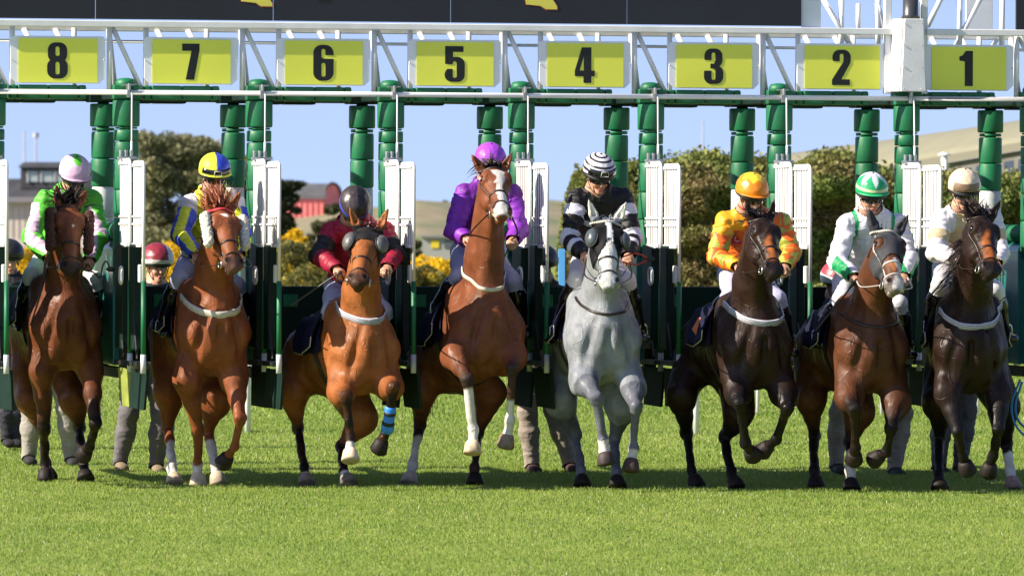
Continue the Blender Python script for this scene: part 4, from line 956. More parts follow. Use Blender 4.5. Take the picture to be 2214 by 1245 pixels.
    for s in (-1,1):
        P = []
        for zz in np.linspace(-.03, -.50, 16):
            hit = bv.ray_cast(Vector(h(s*.2,-.035+.03*(-zz),zz)), Vector(-x*s), .3)
            if hit[0] is not None: P.append(np.array(hit[0])+x*s*.003)
        if len(P) > 4: br.ribbon(P, y, .014, th, np.tile(x*s, (len(P),1)))
    bo = br.build('bridle', tk, root, True)
    for s in (-1,1):                                              # bit rings
        c = h(s*.062,-.028,-.515); m = MB(); m.tube([c+(z*math.cos(a)+y*math.sin(a))*.030 for a in np.linspace(0,2*math.pi,19)], .0055, 6, cap=False)
        m.build('bit_ring', m_bit, bo, True)
    m = MB(); P = []; 
    bb = H.get('brow')
    if bb is not None:
        m = MB(); P, Nn = wrap(bv, hd(-.005,-.055), nz(z+y*.15), x, -4, -176, 40, .008)
        m.ribbon(P, nz(z+y*.15), .022, .008, Nn); m.build('browband', mat('browband_'+H['kind'], bb, .6, nscale=70, namt=.6), bo, True)
    if H.get('beads'):
        m = MB(); P, Nn = wrap(bv, hd(-.005,-.055), nz(z+y*.15), x, -5, -175, 26, .012)
        for p in P[::1]: m.tube([p-z*.010, p-z*.004, p+z*.004, p+z*.010], [.005,.009,.009,.005], 7)
        m.build('browband_beads', m_strapw, bo, True)
    # reins from the bit to the rider's hands
    if 'hands' in H:
        m = MB()
        for s, hp in zip((-1,1), H['hands']):
            a = h(s*.066,-.03,-.515); e = fr.P(*hp); md = (a+e)/2-UP*.03+L_*s*.05
            m.tube(bez([a, md, e], 8), .0075, 6, flat=.5)
            m.tube(bez([e, (e+C0+up*.32)/2+L_*s*.03, C0+up*.40+L_*s*.02+ax*.12], 6), .0065, 6, flat=.5)
        m.build('reins', H.get('reinm', tk), root, True)
    # neck strap / breastplate
    if 'breast' in H:
        py, w, kind, tilt = H['breast']; c = fr.P(H['cx'], py, .05); c = c-F_*.30+UP*.30*(-tilt)*1.15*0+UP*.30*abs(tilt)*1.15*1.0
        nrm = nz(UP*1.0-F_*tilt*1.15+L_*H.get('btilt',0)*.6); m = MB(); a0, a1 = H.get('ba', (195,345))
        e1 = L_; P, Nn = wrap(bv, c, nrm, e1, 0, -180, 60, .006)
        if len(P) and np.mean([np.dot(q, F_) for q in Nn]) < 0: P, Nn = wrap(bv, c, nrm, e1, 0, 180, 60, .006)
        if kind == 'cord': m.tube(P[3:-3], .011, 8); m.build('neck_strap', m_tack, root, True)
        else:
            m.ribbon(P, nrm, w, .010, Nn); bo2 = m.build('breast_girth', {'pale':m_strapw,'stripe':mat('webbing_lilac',(.55,.55,.62),.7,nscale=30,namt=.1)}[kind], root, True)
            if kind == 'stripe':
                m = MB()
                for o in (-.26, .0, .26):
                    P2 = [p+nz(nrm)*w*o+q*.0105 for p, q in zip(P, Nn)]; m.ribbon(P2, nrm, w*.10, .002, Nn)
                m.build('girth_stripe', m_stripe, bo2, True)
    # saddle cloth
    loc_f = (V-C0)@(-ax); loc_u = (V-C0)@up; loc_l = (V-C0)@L_
    dl = np.minimum.reduce([segd(V, legs[k][0], legs[k][1])[0] for k in legs])
    mask = (loc_f < -.28) & (loc_f > -.80) & (loc_u > -.02) & (np.abs(loc_l) < hw*1.25)
    Vc, Fcc, used = sub(V, Fc, mask, .014+.012*vnoise(V*9, 8)*(1.0), N)
    if len(Fcc): mk('saddle_cloth', Vc, Fcc, H.get('clothm', m_navy), root, True)
    # the part of the cloth that flares clear of the flank
    for s in (-1,1):
        m = MB(); edge = []
        for i, f0 in enumerate(np.linspace(-.28,-.78,10)):
            for j, uu in enumerate(np.linspace(.27,.10+H.get('clothlow',0)-.12*math.sin(i/9*math.pi)**.5,8)):
                q = j/7; o = hw*(.80+.20*q**.6)+.02+.045*q**1.6+.014*math.sin(i*1.5+j*.5)*q
                m.v.append(tuple(C0-ax*f0+up*(uu-.10*q*(1-i/9)*0)+L_*s*o))
            edge.append(np.array(m.v[-1])+L_*s*.002)
        for i in range(9):
            for j in range(7): m.f.append((i*8+j, i*8+j+1, (i+1)*8+j+1, (i+1)*8+j))
        so_ = m.build('cloth_flap', H.get('clothm', m_navy), root, True); sm = so_.modifiers.new('thick','SOLIDIFY'); sm.thickness = .008
        m = MB(); m.tube(edge, .0045, 6)
        if H.get('edge', True): m.build('cloth_piping', m_strapw, so_, True)
    # girth
    c = C0+ax*.42; P, Nn = wrap(bv, c, ax, L_, 0, 360, 60, .006)
    m = MB(); m.ribbon(P, ax, .09, .006, Nn); m.build('girth', H.get('girthm', m_tack), root, True)
    # mane, forelock, tail
    hc = np.array(H.get('hair', (.008,.005,.004))); rs = []; ds = []; rg = np.random.default_rng(int(H['cx']))
    for i in range(150):
        t = rg.random(); p0 = nm-y*.06*S+z*.03; p1 = n0+up*.14+ax*.12; rs.append(p0*(1-t)+p1*t+L_*rg.normal(0,.02)+up*.02); ds.append(L_*(H.get('mside',1))*1.0+UP*.5+rg.normal(0,.2,3))
    A = strands(rs, ds, H.get('mlen',.16), .012, (0,0,-1.6), 5, .2, hc, 3); mk('mane', *A[:2], m_hair, root, True, A[2])
    rs = []; ds = []
    fo = H.get('fore', (.13, (0,.3,.6), (0,0,-1.4), 110))
    for i in range(int(fo[3]*1.7)):
        rs.append(h(rg.normal(0,.030),-.030+rg.normal(0,.022),.02+rg.uniform(-.02,.025))); d = x*(fo[1][0]+rg.normal(0,.35))+y*fo[1][1]+z*fo[1][2]; ds.append(d)
    A = strands(rs, ds, fo[0], H.get('fw',.014), fo[2], 5, .22, hc*1.2, 4); mk('forelock', *A[:2], m_hair, root, True, A[2])
    rs = []; ds = []
    for i in range(140):
        rs.append(Rm+ax*.26+up*.14+rg.normal(0,.014,3)); ds.append(ax*1.0+rg.normal(0,.05,3)+L_*H.get('tside',0))
    A = strands(rs, ds, .60, .016, (0,0,-2.6), 9, .03, hc, 6); mk('tail', *A[:2], m_hair, root, True, A[2])
    # hood, blinkers, cheekpieces
    hd_ = H.get('hood')
    if hd_:
        mfn, cfn = hd_; Xh = hh; mask = mfn(Xh) & ishead
        Vh, Fh, used = sub(V, Fc, mask, .007, N); hv = cfn(Xh[used]); ho = mk('hood', Vh, Fh, m_hood, root, True, hv)
        so2 = ho.modifiers.new('thick','SOLIDIFY'); so2.thickness = .004; so2.offset = -1
    cups = H.get('cups')
    if cups:
        for s in (-1,1):   # blinker cups: half shells standing out beside the eyes
            c = h(s*.090,.012,-.165); rr, dp = cups['r'], cups['d']; out = nz(x*s*.8+y*.62); a1 = z; a2 = np.cross(out, a1)
            m = MB(); nr, nc = 7, 22
            if cups.get('cup', True):
                for i in range(nr):
                    t = i/(nr-1); q = math.sin(t*math.pi/2); o = math.cos(t*math.pi/2)
                    for k in range(nc):
                        an = 2*math.pi*k/nc; m.v.append(tuple(c+out*(dp*o)+a1*math.cos(an)*rr*q+a2*math.sin(an)*rr*.8*q))
                for i in range(nr-1):
                    for k in range(nc): m.f.append((i*nc+k, (i+1)*nc+k, (i+1)*nc+(k+1)%nc, i*nc+(k+1)%nc))
            co = m.build('blinker_cup', cups['m'], root, True); sm = co.modifiers.new('thick','SOLIDIFY'); sm.thickness = .004
            m = MB(); m.tube([c+a1*math.cos(t)*rr*1.02+a2*math.sin(t)*rr*.82 for t in np.linspace(0,2*math.pi,25)], .006, 6, cap=False); m.build('cup_rim', cups['rim'], co, True)
    sk = H.get('sheep')
    if sk:
        for s in (-1,1):
            mm, r0, ln = sk; p0 = h(s*.112,.0,-.09); p1 = h(s*.108,-.02,-.09-ln)
            bb_ = Body(.008); bb_.seg(p0, p1, (r0*.75,r0), (r0*.7,r0*.95), x, .02); Vs, Fs = bb_.mesh(); Ns = normals(Vs, Fs)
            Vs = Vs+Ns*((vnoise(Vs*70,2)-.5)*.016+(vnoise(Vs*160,3)-.5)*.008)[:,None]; mk('cheekpiece', Vs, Fs, mm, bo, False)
    if H.get('bandage'):
        q = legs['FR']; m = MB(); d = q[2]-q[1]; nn = nz(q[2]-q[1])
        m.tube([q[1]+d*.45, q[1]+d*.5, q[1]+d*.8, q[1]+d*.98, q[2]+nn*.03], [.036,.043,.042,.050,.046], 16); bo3 = m.build('leg_boot', mat('boot_blue', (.03,.22,.72), .5, nscale=20, namt=.15), root, True)
        for t in (.62,.86):
            m = MB(); m.tube([q[1]+d*(t-.04), q[1]+d*(t+.04)], [.0445,.0495 if t > .7 else .0445], 16); m.build('boot_strap', m_black, bo3, True)
    H['_fr'] = fr; H['_C0'] = C0; H['_ax'] = ax; H['_up'] = up; H['_legs'] = legs; H['_root'] = root
    return root
# ------------------------------------------------------------------ people
m_skin = mat('skin', rough=.5, vc=True, nscale=25, namt=.06, bump=.1, bscale=90)
m_silk = mat('racing_silk', rough=.52, vc=True, bump=.35, bscale=22, nscale=8, namt=.10, spec=.4)
m_breech = mat('breeches_cloth', rough=.6, vc=True, bump=.2, bscale=40)
m_boot = mat('riding_boot', (.008,.007,.008), .25, coat=.3)
m_goggle = mat('goggle_lens', (.006,.006,.008), .08, spec=.8)
m_strap = mat('goggle_strap', (.012,.012,.012), .6)
m_helm = mat('helmet_silk', rough=.38, vc=True, bump=.15, bscale=60)
m_cloth = mat('work_cloth', rough=.8, vc=True, bump=.4, bscale=40, nscale=10, namt=.15)
SKIN = np.array([.50,.27,.18])
def fold(P, a, b, seed): 
    n = vnoise(P*a, seed); m = vnoise(P*b+7, seed+1); return (1-np.abs(2*n-1))*.6+(1-np.abs(2*m-1))*.4
def build_person(Q, label, cat='jockey', group=None):
    fr = Q['fr']; P = fr.P; J = {k: P(*v) for k, v in Q['j'].items()}
    if not Q.get('stand'):
        for a_ in ('sh_','el_'):
            dd_ = J[a_+'r']-J[a_+'l']; q_ = .05 if a_ == 'sh_' else .03; J[a_+'l'] = J[a_+'l']+dd_*q_; J[a_+'r'] = J[a_+'r']-dd_*q_; kids = Q.get('k', 1.0)
    F_, L_ = fr.F, fr.L; stand = Q.get('stand', False)
    low = min(J['an_l'][2], J['an_r'][2]); base = (J['an_l']+J['an_r'])/2; base = np.array([base[0], base[1], max(low-.12, 0)])
    root = empty('person', base, label, cat, group)
    tn, pt = R(Q.get('turn',0)), R(Q.get('pitch',20)); fy = FW(ANG+tn)*1.0
    if 'face' in Q: fy = nz(Q['face'])
    y = nz(fy*math.cos(pt)-UP*math.sin(pt)); x = nz(np.cross(y, UP)); x = x if np.dot(x, L_) > 0 or stand else -x; z = np.cross(x, y); z = z if z[2] > 0 else -z
    hc = J['head']                                    # centre of the helmet dome
    o = hc-z*.078; s = Q.get('hs', 1.0)
    def h(a, b_, c): return o+x*a*s+y*b_*s+z*c*s
    b = Body(.0064)
    sm = (J['sh_l']+J['sh_r'])/2; sd = nz(J['sh_r']-J['sh_l']); hip = J['hip']; tr = nz(sm-hip); fwd = nz(np.cross(sd, tr)); fwd = fwd if np.dot(fwd, F_)+(.3*fwd[2]) > 0 or stand else -fwd
    # head and neck
    b.ell(h(0,-.012,.035), (.074,.092,.085), x, z, .02)
    b.seg(h(0,.022,-.01), h(0,.040,-.080), (.058,.060), (.036,.040), x, .025)
    b.ell(h(0,.066,-.098), (.022,.020,.018), x, z, .02)
    b.seg(h(0,.082,.008), h(0,.106,-.030), (.009,.010), (.0145,.013), x, .012)
    b.ell(h(0,.088,-.066), (.021,.009,.006), x, z, .008); b.ell(h(0,.086,-.076), (.018,.009,.006), x, z, .008)
    b.seg(h(-.016,.098,-.0705), h(.016,.098,-.0705), .003, .003, z, .004, op=-1)
    for q in (-1,1):
        b.ell(h(q*.030,.060,-.035), (.026,.022,.024), x, z, .02)
        b.ell(h(q*.031,.088,.006), (.016,.012,.011), x, z, .010, op=-1)
        b.ell(h(q*.077,-.008,-.012), (.009,.020,.030), x, z, .010)
        b.ell(h(q*.032,.074,.026), (.022,.012,.008), x, z, .012)
    nb = sm+tr*.02; ntop = h(0,-.03,-.08)
    b.seg(h(0,-.02,-.055), nb*.75+h(0,-.03,-.08)*.25, .053, .056, x, .03); b.seg(h(0,-.03,-.08), nb, .055, .062, x, .03)
    # slope from the neck to the shoulders
    for k in 'lr': b.seg(h(0,-.045,-.10), sm+(J['sh_'+k]-sm)*.72, .050, .050, sd, .05)
    # torso
    cw = Q.get('cw', 1.0)
    b.seg(hip, hip+tr*.12, (.150*cw,.115), (.135*cw,.105), sd, .05)
    b.seg(hip+(sm-hip)*.25, hip+(sm-hip)*.72, (.122*cw,.100), (.150*cw,.115), sd, .06)
    b.seg(hip+(sm-hip)*.72, sm-tr*.03, (.150*cw,.115), (.120*cw,.080), sd, .05)
    for k in 'lr':
        sh, el, ha = J['sh_'+k], J['el_'+k], J['ha_'+k]; sg = -1 if k == 'l' else 1
        b.seg(sm+(sh-sm)*.35-tr*.02, sh, .070, .056, sd, .04)
        b.seg(sh, el, .053, .040, sd, .03); wr = ha-nz(ha-el)*.075; b.seg(el, wr, .041, .028, sd, .025)
        hd = nz(ha-el)
        # palm, four curled fingers and a thumb closing on the rein
        hx = nz(np.cross(hd, UP)) if abs(hd[2]) < .95 else L_; dn = nz(np.cross(hx, hd)); dn = dn if dn[2] < 0 else -dn
        if Q.get('hand_down'): dn = -F_*0+nz(np.cross(hd, F_)); 
        pc = wr+hd*.045; b.seg(wr, wr+hd*.065, (.026,.020), (.038,.019), hx, .015)
        for i in range(4):
            w = (-.027+.018*i); L1, L2, L3 = [(.030,.024,.020),(.036,.027,.021),(.034,.026,.020),(.026,.020,.017)][i]
            k0 = wr+hd*.068+hx*w; k1 = k0+nz(hd*.75+dn*.7)*L1; k2 = k1+nz(-hd*.15+dn*1)*L2; k3 = k2+nz(-hd*1+dn*.25)*L3
            b.seg(k0, k1, .0098, .0092, hx, .004); b.seg(k1, k2, .0092, .0086, hx, .004); b.seg(k2, k3, .0086, .0078, hx, .004)
        sd_ = -sg; t0 = wr+hd*.025+hx*.028*sd_*1.0; t1 = t0+nz(hd*.8+hx*.45*sd_+dn*.4)*.036; t2 = t1+nz(hd*.5+dn*.9-hx*.4*sd_)*.028
        b.seg(t0, t1, .0125, .0105, hx, .008); b.seg(t1, t2, .0105, .0088, hx, .004)
        # leg
        kn, an = J['kn_'+k], J['an_'+k]; hp = hip+sd*(-1 if k == 'l' else 1)*.085*(1 if stand or True else 1)
        tk = 1.0 if stand else .88; b.seg(hp, hp+(kn-hp)*.5, .100*tk, .080*tk, sd, .04); b.seg(hp+(kn-hp)*.5, kn, .080*tk, .058*tk, sd, .03)
        b.seg(kn, kn+(an-kn)*.4, .056, .058, sd, .03); b.seg(kn+(an-kn)*.4, an, .058, .038, sd, .03)
        toe = an+F_*.17*Q.get('toe',1.0)-UP*(.075 if not stand else .055); b.seg(an-UP*.04-F_*.03, toe, (.036,.030), (.038,.022), L_, .03)
        J['toe_'+k] = toe; J['wr_'+k] = wr; J['hp_'+k] = hp
    V, Fc = b.mesh(); N = normals(V, Fc)
    hh = np.stack([(V-o)@x, (V-o)@y, (V-o)@z], 1)/s
    sk = np.tile(Q.get('skin', SKIN), (len(V),1))*(.92+.16*vnoise(V*18, 2))[:,None]
    lip = (np.abs(hh[:,0]) < .024) & (np.abs(hh[:,2]+.071) < .012) & (hh[:,1] > .07); sk[lip] = [.38,.13,.11]
    for q in (-1,1):
        e = np.sqrt(((hh[:,0]-q*.031)/.014)**2+((hh[:,2]-.006)/.007)**2); sk[(e < 1) & (hh[:,1] > .05)] = [.12,.09,.08]
        e = (np.abs(hh[:,0]-q*.033) < .02) & (np.abs(hh[:,2]-.027) < .005) & (hh[:,1] > .05); sk[e] = [.10,.05,.03]
    cheek = np.exp(-((np.abs(hh[:,0])-.04)**2+(hh[:,2]+.035)**2)/.0006)*(hh[:,1] > .02); sk[:,0] += .05*cheek
    mk('body', V, Fc, m_skin, root, True, sk)
    # which limb each point belongs to
    segs = {'head': (h(0,0,.05), h(0,.03,-.06), .08), 'neck': (h(0,-.03,-.08), nb-tr*.0, .055), 'torso': (hip, sm, .13)}
    for k in 'lr':
        segs['ua_'+k] = (J['sh_'+k], J['el_'+k], .052); segs['fa_'+k] = (J['el_'+k], J['wr_'+k], .038); segs['hand_'+k] = (J['wr_'+k]+nz(J['ha_'+k]-J['el_'+k])*.012, J['ha_'+k]+nz(J['ha_'+k]-J['el_'+k])*.03, .03)
        segs['th_'+k] = (J['hp_'+k], J['kn_'+k], .075); segs['sh_'+k] = (J['kn_'+k], J['an_'+k], .05); segs['ft_'+k] = (J['an_'+k]-UP*.03, J['toe_'+k], .035)
        segs['cl_'+k] = (sm+(J['sh_'+k]-sm)*.35, J['sh_'+k], .07)
    names = list(segs); Dm = np.stack([segd(V, segs[n][0], segs[n][1])[0]-segs[n][2] for n in names], 1); T = {n: segd(V, segs[n][0], segs[n][1])[1] for n in names}
    lab = np.array(names)[Dm.argmin(1)]
    isin = lambda *p: np.isin(lab, [a+b_ if a[-1] == '_' else a for a in p for b_ in (('l','r') if a[-1] == '_' else ('',))])
    X = (V-sm)@sd; Y = (V-sm)@fwd; Z = (V-sm)@tr
    info = dict(V=V, lab=lab, T=T, X=X, Y=Y, Z=Z, hh=hh, sm=sm)
    # angle round each arm
    for k in 'lr':
        for a in ('ua_','fa_'):
            p0, p1, _ = segs[a+k]; ax_ = nz(p1-p0); e1 = nz(sd-ax_*np.dot(sd,ax_)); e2 = np.cross(ax_, e1); w = V-p0; info['ang_'+a+k] = np.arctan2(w@e2, w@e1)
    info['t'] = T
    fo = fold(V, np.array([13,13,17.]), np.array([27,27,36.]), 11)**1.6
    def garment(name, mask, off, mtl, colf, par=root, thick=.004):
        Vg, Fg, used = sub(V, Fc, mask, off, N)
        if not len(Fg): return None
        cols = colf(info, used) if callable(colf) else np.tile(np.asarray(colf, float), (len(used),1))
        g = mk(name, Vg, Fg, mtl, par, True, cols); m_ = g.modifiers.new('thick','SOLIDIFY'); m_.thickness = thick; m_.offset = -1
        return g
    neckcut = ((V-(ntop-z*.002))@nz(ntop-nb) < 0) | isin('ua_','cl_')
    nearwr = np.minimum(*[np.linalg.norm(V-J['wr_'+k], axis=1) for k in 'lr'])
    jm = isin('torso','ua_','fa_','cl_','neck') & neckcut
    loose = Q.get('loose', .017)
    slack = np.ones(len(V))
    slack = np.where(nearwr < .05, .25+.75*nearwr/.05, slack); slack = np.where(isin('neck'), .35, slack)
    off = (.005+1.25*loose*fo+.010*isin('ua_','fa_'))*slack+.003
    if stand: jm = jm & ((V-hip)@tr > -.10)
    else: jm = jm & ((V-hip)@tr > .0)
    garment('jacket' if stand else 'racing_silks', jm, off, m_cloth if stand else m_silk, Q['silk'])
    if not stand:
        for k in 'lr': garment('cuff', isin('fa_') & np.char.endswith(lab, k) & (nearwr < .028), .009, m_silk, Q.get('cuff', (.5,.5,.5)))
        pm = isin('th_') | (isin('torso') & ((V-hip)@tr < .09)) | (isin('sh_') & (np.where(np.char.endswith(lab,'l'), T['sh_l'], T['sh_r']) < .28))
        garment('breeches', pm, .005+.006*fo, m_breech, Q.get('breech', (.70,.70,.76)))
        bm = (isin('sh_') & (np.where(np.char.endswith(lab,'l'), T['sh_l'], T['sh_r']) > .06)) | isin('ft_')
        for k in 'lr': garment('riding_boot', bm & np.char.endswith(lab, k), .010, m_boot, (.01,.01,.01))
    else:
        pm = isin('th_','sh_') | (isin('torso') & ((V-hip)@tr < .04))
        garment('trousers', pm, .014+.012*fo, m_cloth, Q.get('trousers', (.1,.1,.11)))
        shc = Q.get('shoes', (.02,.02,.02))
        for k in 'lr': garment('shoe', isin('ft_') & np.char.endswith(lab, k), .010, m_cloth, shc)
    # collar
    cc = ntop-z*.010-y*.004; m = MB(); m.tube([cc+(x*math.cos(a)*.064+y*math.sin(a)*.064) for a in np.linspace(0,2*math.pi,25)], .013, 8, cap=False); 
    if not Q.get('nocollar'): m.build('collar', mat('collar_%02d' % int(sum(Q.get('collar', (.5,.5,.5)))*100), Q.get('collar', (.5,.5,.5)), .6), root, True)
    # helmet
    if Q.get('helmet') is not None:
        nr, nc = 40, 80; Vh = []; info_h = []
        for i in range(nr+1):
            th = (math.pi*.5+.30)*i/nr
            for k in range(nc):
                ph = 2*math.pi*k/nc; sx, sy, sz = math.sin(th)*math.cos(ph), math.sin(th)*math.sin(ph), math.cos(th)
                drop = -.012*(sy if i > nr*.8 else 0)
                Vh.append(h(sx*.121, sy*.143-.012, .060+sz*.122+(0 if i < nr*.75 else (i/nr-.75)*.10*max(sy,0)*1.0))); info_h.append((sx,sy,sz,ph,th))
        Vh = np.array(Vh); ih = np.array(info_h); Fh = np.array([(i*nc+k, (i+1)*nc+k, (i+1)*nc+(k+1)%nc, i*nc+(k+1)%nc) for i in range(nr) for k in range(nc)])
        Vh = Vh+(ih[:,:1]*x+ih[:,1:2]*y+ih[:,2:3]*z)*((vnoise(ih[:,:3]*5+3, 6)-.5)*.004)[:,None]
        he = mk('helmet', Vh, Fh[:, ::-1], m_helm, root, True, Q['helmet'](ih)); s3 = he.modifiers.new('thick','SOLIDIFY'); s3.thickness = .012; s3.offset = 1 if False else -1
        if Q.get('peak') is not None:
            m = MB(); arc = np.linspace(R(25), R(155), 17)
            for a in arc:
                for (ry, zz) in ((0,.0),(.030,-.007),(.030,-.012),(0,-.008)): m.v.append(tuple(h(math.cos(a)*(.118+ry*.5), math.sin(a)*(.139+ry*1.0)-.012, .052+zz+.014*math.sin(a))))
            for i in range(16):
                for k in range(4): m.f.append((i*4+k, i*4+(k+1)%4, (i+1)*4+(k+1)%4, (i+1)*4+k))
            m.f += [(3,2,1,0), (64,65,66,67)]
            pc = np.tile(np.array(Q['peak']), (len(m.v),1)); mk('helmet_peak', np.array(m.v), m.f, m_helm, he, True, pc)
        m = MB(); m.tube([h(0, -.012, .184), h(0,-.012,.190)], [.008,.003], 8); m.build('helmet_button', m_strap, he, True)
        m = MB(); m.tube([h(math.cos(a)*.108, math.sin(a)*.128-.012, .026) for a in np.linspace(0,2*math.pi,33)], .012, 8, cap=False, flat=1.3, up=z); m.build('helmet_lining', m_strap, he, True)
        m = MB()
        for q in (-1,1): m.ribbon(bez([h(q*.100,.02,.02), h(q*.078,.03,-.04), h(q*.045,.045,-.095), h(0,.05,-.118)], 6), y, .014, .004)
        m.build('chin_strap', m_strap, he, True)
    if Q.get('goggles', True):
        m = MB(); nn = 24
        for i in range(nn+1):
            a = R(20)+R(140)*i/nn; nose = math.exp(-((a-math.pi/2)/.16)**2)
            for (ro, zz) in ((.0,.032),(.016,.028),(.017,-.024+.018*nose),(.0,-.031+.018*nose)):
                m.v.append(tuple(h(math.cos(a)*(.070+ro), math.sin(a)*(.098+ro*.9)-.0, .006+zz)))
        for i in range(nn):
            for k in range(4): m.f.append((i*4+k, (i+1)*4+k, (i+1)*4+(k+1)%4, i*4+(k+1)%4))
        m.build('goggles', m_goggle, root, True)
        m = MB(); 
        for q in (-1,1): m.ribbon([h(q*.078,.03,.010), h(q*.088,-.01,.012), h(q*.086,-.06,.015)], z, .024, .004)
        m.build('goggle_band', m_strap, root, True)
    if Q.get('spare'):   # second pair of goggles pushed up on the helmet front
        m = MB(); nn = 20
        for i in range(nn+1):
            a = R(32)+R(116)*i/nn
            for (ro, zz) in ((.0,.032),(.010,.030),(.012,-.012),(.0,-.016)): m.v.append(tuple(h(math.cos(a)*(.118+ro), math.sin(a)*(.138+ro)-.012, .070+zz)))
        for i in range(nn):
            for k in range(4): m.f.append((i*4+k, (i+1)*4+k, (i+1)*4+(k+1)%4, i*4+(k+1)%4))
        g2 = m.build('raised_goggles', m_goggle, root, True)
        m = MB(); tr_ = [(-.024,.030),(.024,.030),(.030,-.008),(-.030,-.008),(-.024,.030)]
        m.tube([h(a, .143, .070+c) for a, c in tr_], .0022, 6); m.build('goggle_emblem', m_white, g2, True)
    Q['_root'] = root; Q['_J'] = J; Q['_h'] = h; Q['_ax'] = (x,y,z); Q['_t'] = (sd, fwd, tr, sm)
    return root
# ------------------------------------------------------------------ the cast: eight horses, eight jockeys, handlers
BAY = np.array([.135,.043,.018]); BRIGHT = np.array([.27,.090,.027]); CHEST = np.array([.20,.060,.021]); DKBAY = np.array([.021,.0095,.006]); BROWN = np.array([.085,.031,.014]); GREY = np.array([.225,.24,.262]); BLK = np.array([.006,.005,.005])
WH = (.62,.60,.56)
HS = {}
HS[8] = dict(kind='eight', cx=140, cy=702, D=49.2, hw=.285, rx=88, ry=700, poll=(150,440,.22), muz=(152,597), ears=((124,414),(186,414)), turn=4, coat=BAY, pt0=.35, points=BLK, hands=((108,562,-.10),(190,570,-.12)),
  FL=[(90,800,-.14),(96,925,-.10),(97,995,-.10),(98,1027,-.04)], FR=[(196,800,-.10),(206,915,.10),(194,965,-.10),(184,977,-.20)], HL=[(66,860,-1.05),(92,930,-1.25),(98,1000,-1.05),(104,1026,-.98)], HR=[(160,860,-.75),(172,925,-.95),(180,1003,-.72),(184,1030,-.66)],
  sheep=(m_woolb,.054,.27), cuff=1, hair=(.010,.005,.004), fore=(.17,(0,.1,.8),(0,0,-1.3),160), label='bay horse with brown sheepskin cheekpieces, leaving stall 8 on the far left', blaze=[(-.20,-.23,.0,.012,.008)], muzw=.9)
HS[7] = dict(kind='seven', cx=461, cy=712, D=48.5, hw=.275, rx=402, ry=715, poll=(480,452,.22), muz=(505,588), ears=((447,420),(520,414)), turn=14, coat=CHEST, points=CHEST*.8, hands=((432,560,-.12),(535,560,-.2)), hs=.98,
  FL=[(404,820,-.14),(428,928,-.10),(428,1005,-.10),(428,1038,-.04)], FR=[(505,820,-.05),(520,905,.15),(508,965,.02),(488,992,-.1)], HL=[(366,850,-1.0),(364,925,-1.2),(373,1010,-.95),(376,1038,-.9)], HR=[(466,865,-.62),(449,928,-.80),(463,1000,-.6),(470,1036,-.55)],
  sheep=(m_wool,.050,.23), hair=(.24,.06,.02), fw=.009, fore=(.22,(-.15,-.15,1.3),(0,0,-.25),300), brow=(.5,.03,.04), socks=dict(FL=1.93,HL=1.35,HR=1.35), hoofs=dict(FL=(.42,.34,.24),HL=(.4,.33,.24),HR=(.33,.27,.2)),
  label='chestnut horse with white sheepskin cheekpieces and red browband, in front of stall 7', blaze=[(-.075,-.135,-.005,.028,.012)], breast=(672,.055,'pale',-.30), pt0=3, muzw=.75, muzzlec=np.array([.09,.06,.05]), mside=-1)
HS[6] = dict(kind='six', cx=785, cy=752, D=48.3, hw=.265, rx=688, ry=770, poll=(797,492,.30), muz=(772,622), ears=((755,447),(840,448)), turn=-12, coat=BRIGHT, points=BLK, hands=((736,586,-.02),(836,582,-.1)), hs=.98,
  FL=[(738,848,.0),(748,858,.26),(757,945,.20),(757,985,.26)], FR=[(842,835,.0),(851,838,.26),(838,925,.10),(822,962,.04)], HL=[(634,850,-1.05),(645,925,-1.25),(657,1010,-1.0),(662,1040,-.92)], HR=[(782,905,-.85),(738,965,-1.05),(745,1020,-.9),(752,1040,-.85)],
  socks=dict(FL=2.3,HL=2.5,HR=2.1), hoofs=dict(FL=(.55,.44,.30),HL=(.2,.16,.13),HR=(.2,.17,.14)), hair=(.02,.01,.006), fore=(.06,(0,.3,.3),(0,0,-1),20), breast=(688,.052,'stripe',-.30), bandage=True, hidden_eyes=True, earc=BRIGHT,
  label='bright bay horse wearing a black hood with rounded mesh blinkers, lunging from stall 6', 
  hood=(lambda h: (h[:,2] > -.185-1.3*np.clip(np.abs(h[:,0])-.03,0,.08)) & ((h[:,2] < .010) | ((np.abs(h[:,0]) < .032) & (h[:,2] < .07))) & (h[:,1] > -.17), lambda h: np.tile([.012,.011,.013],(len(h),1))),
  cups=dict(r=.078, d=.045, m=mat('mesh_cup', (.10,.10,.10), .45, nscale=60, namt=.5), rim=m_black), clothm=m_navy)
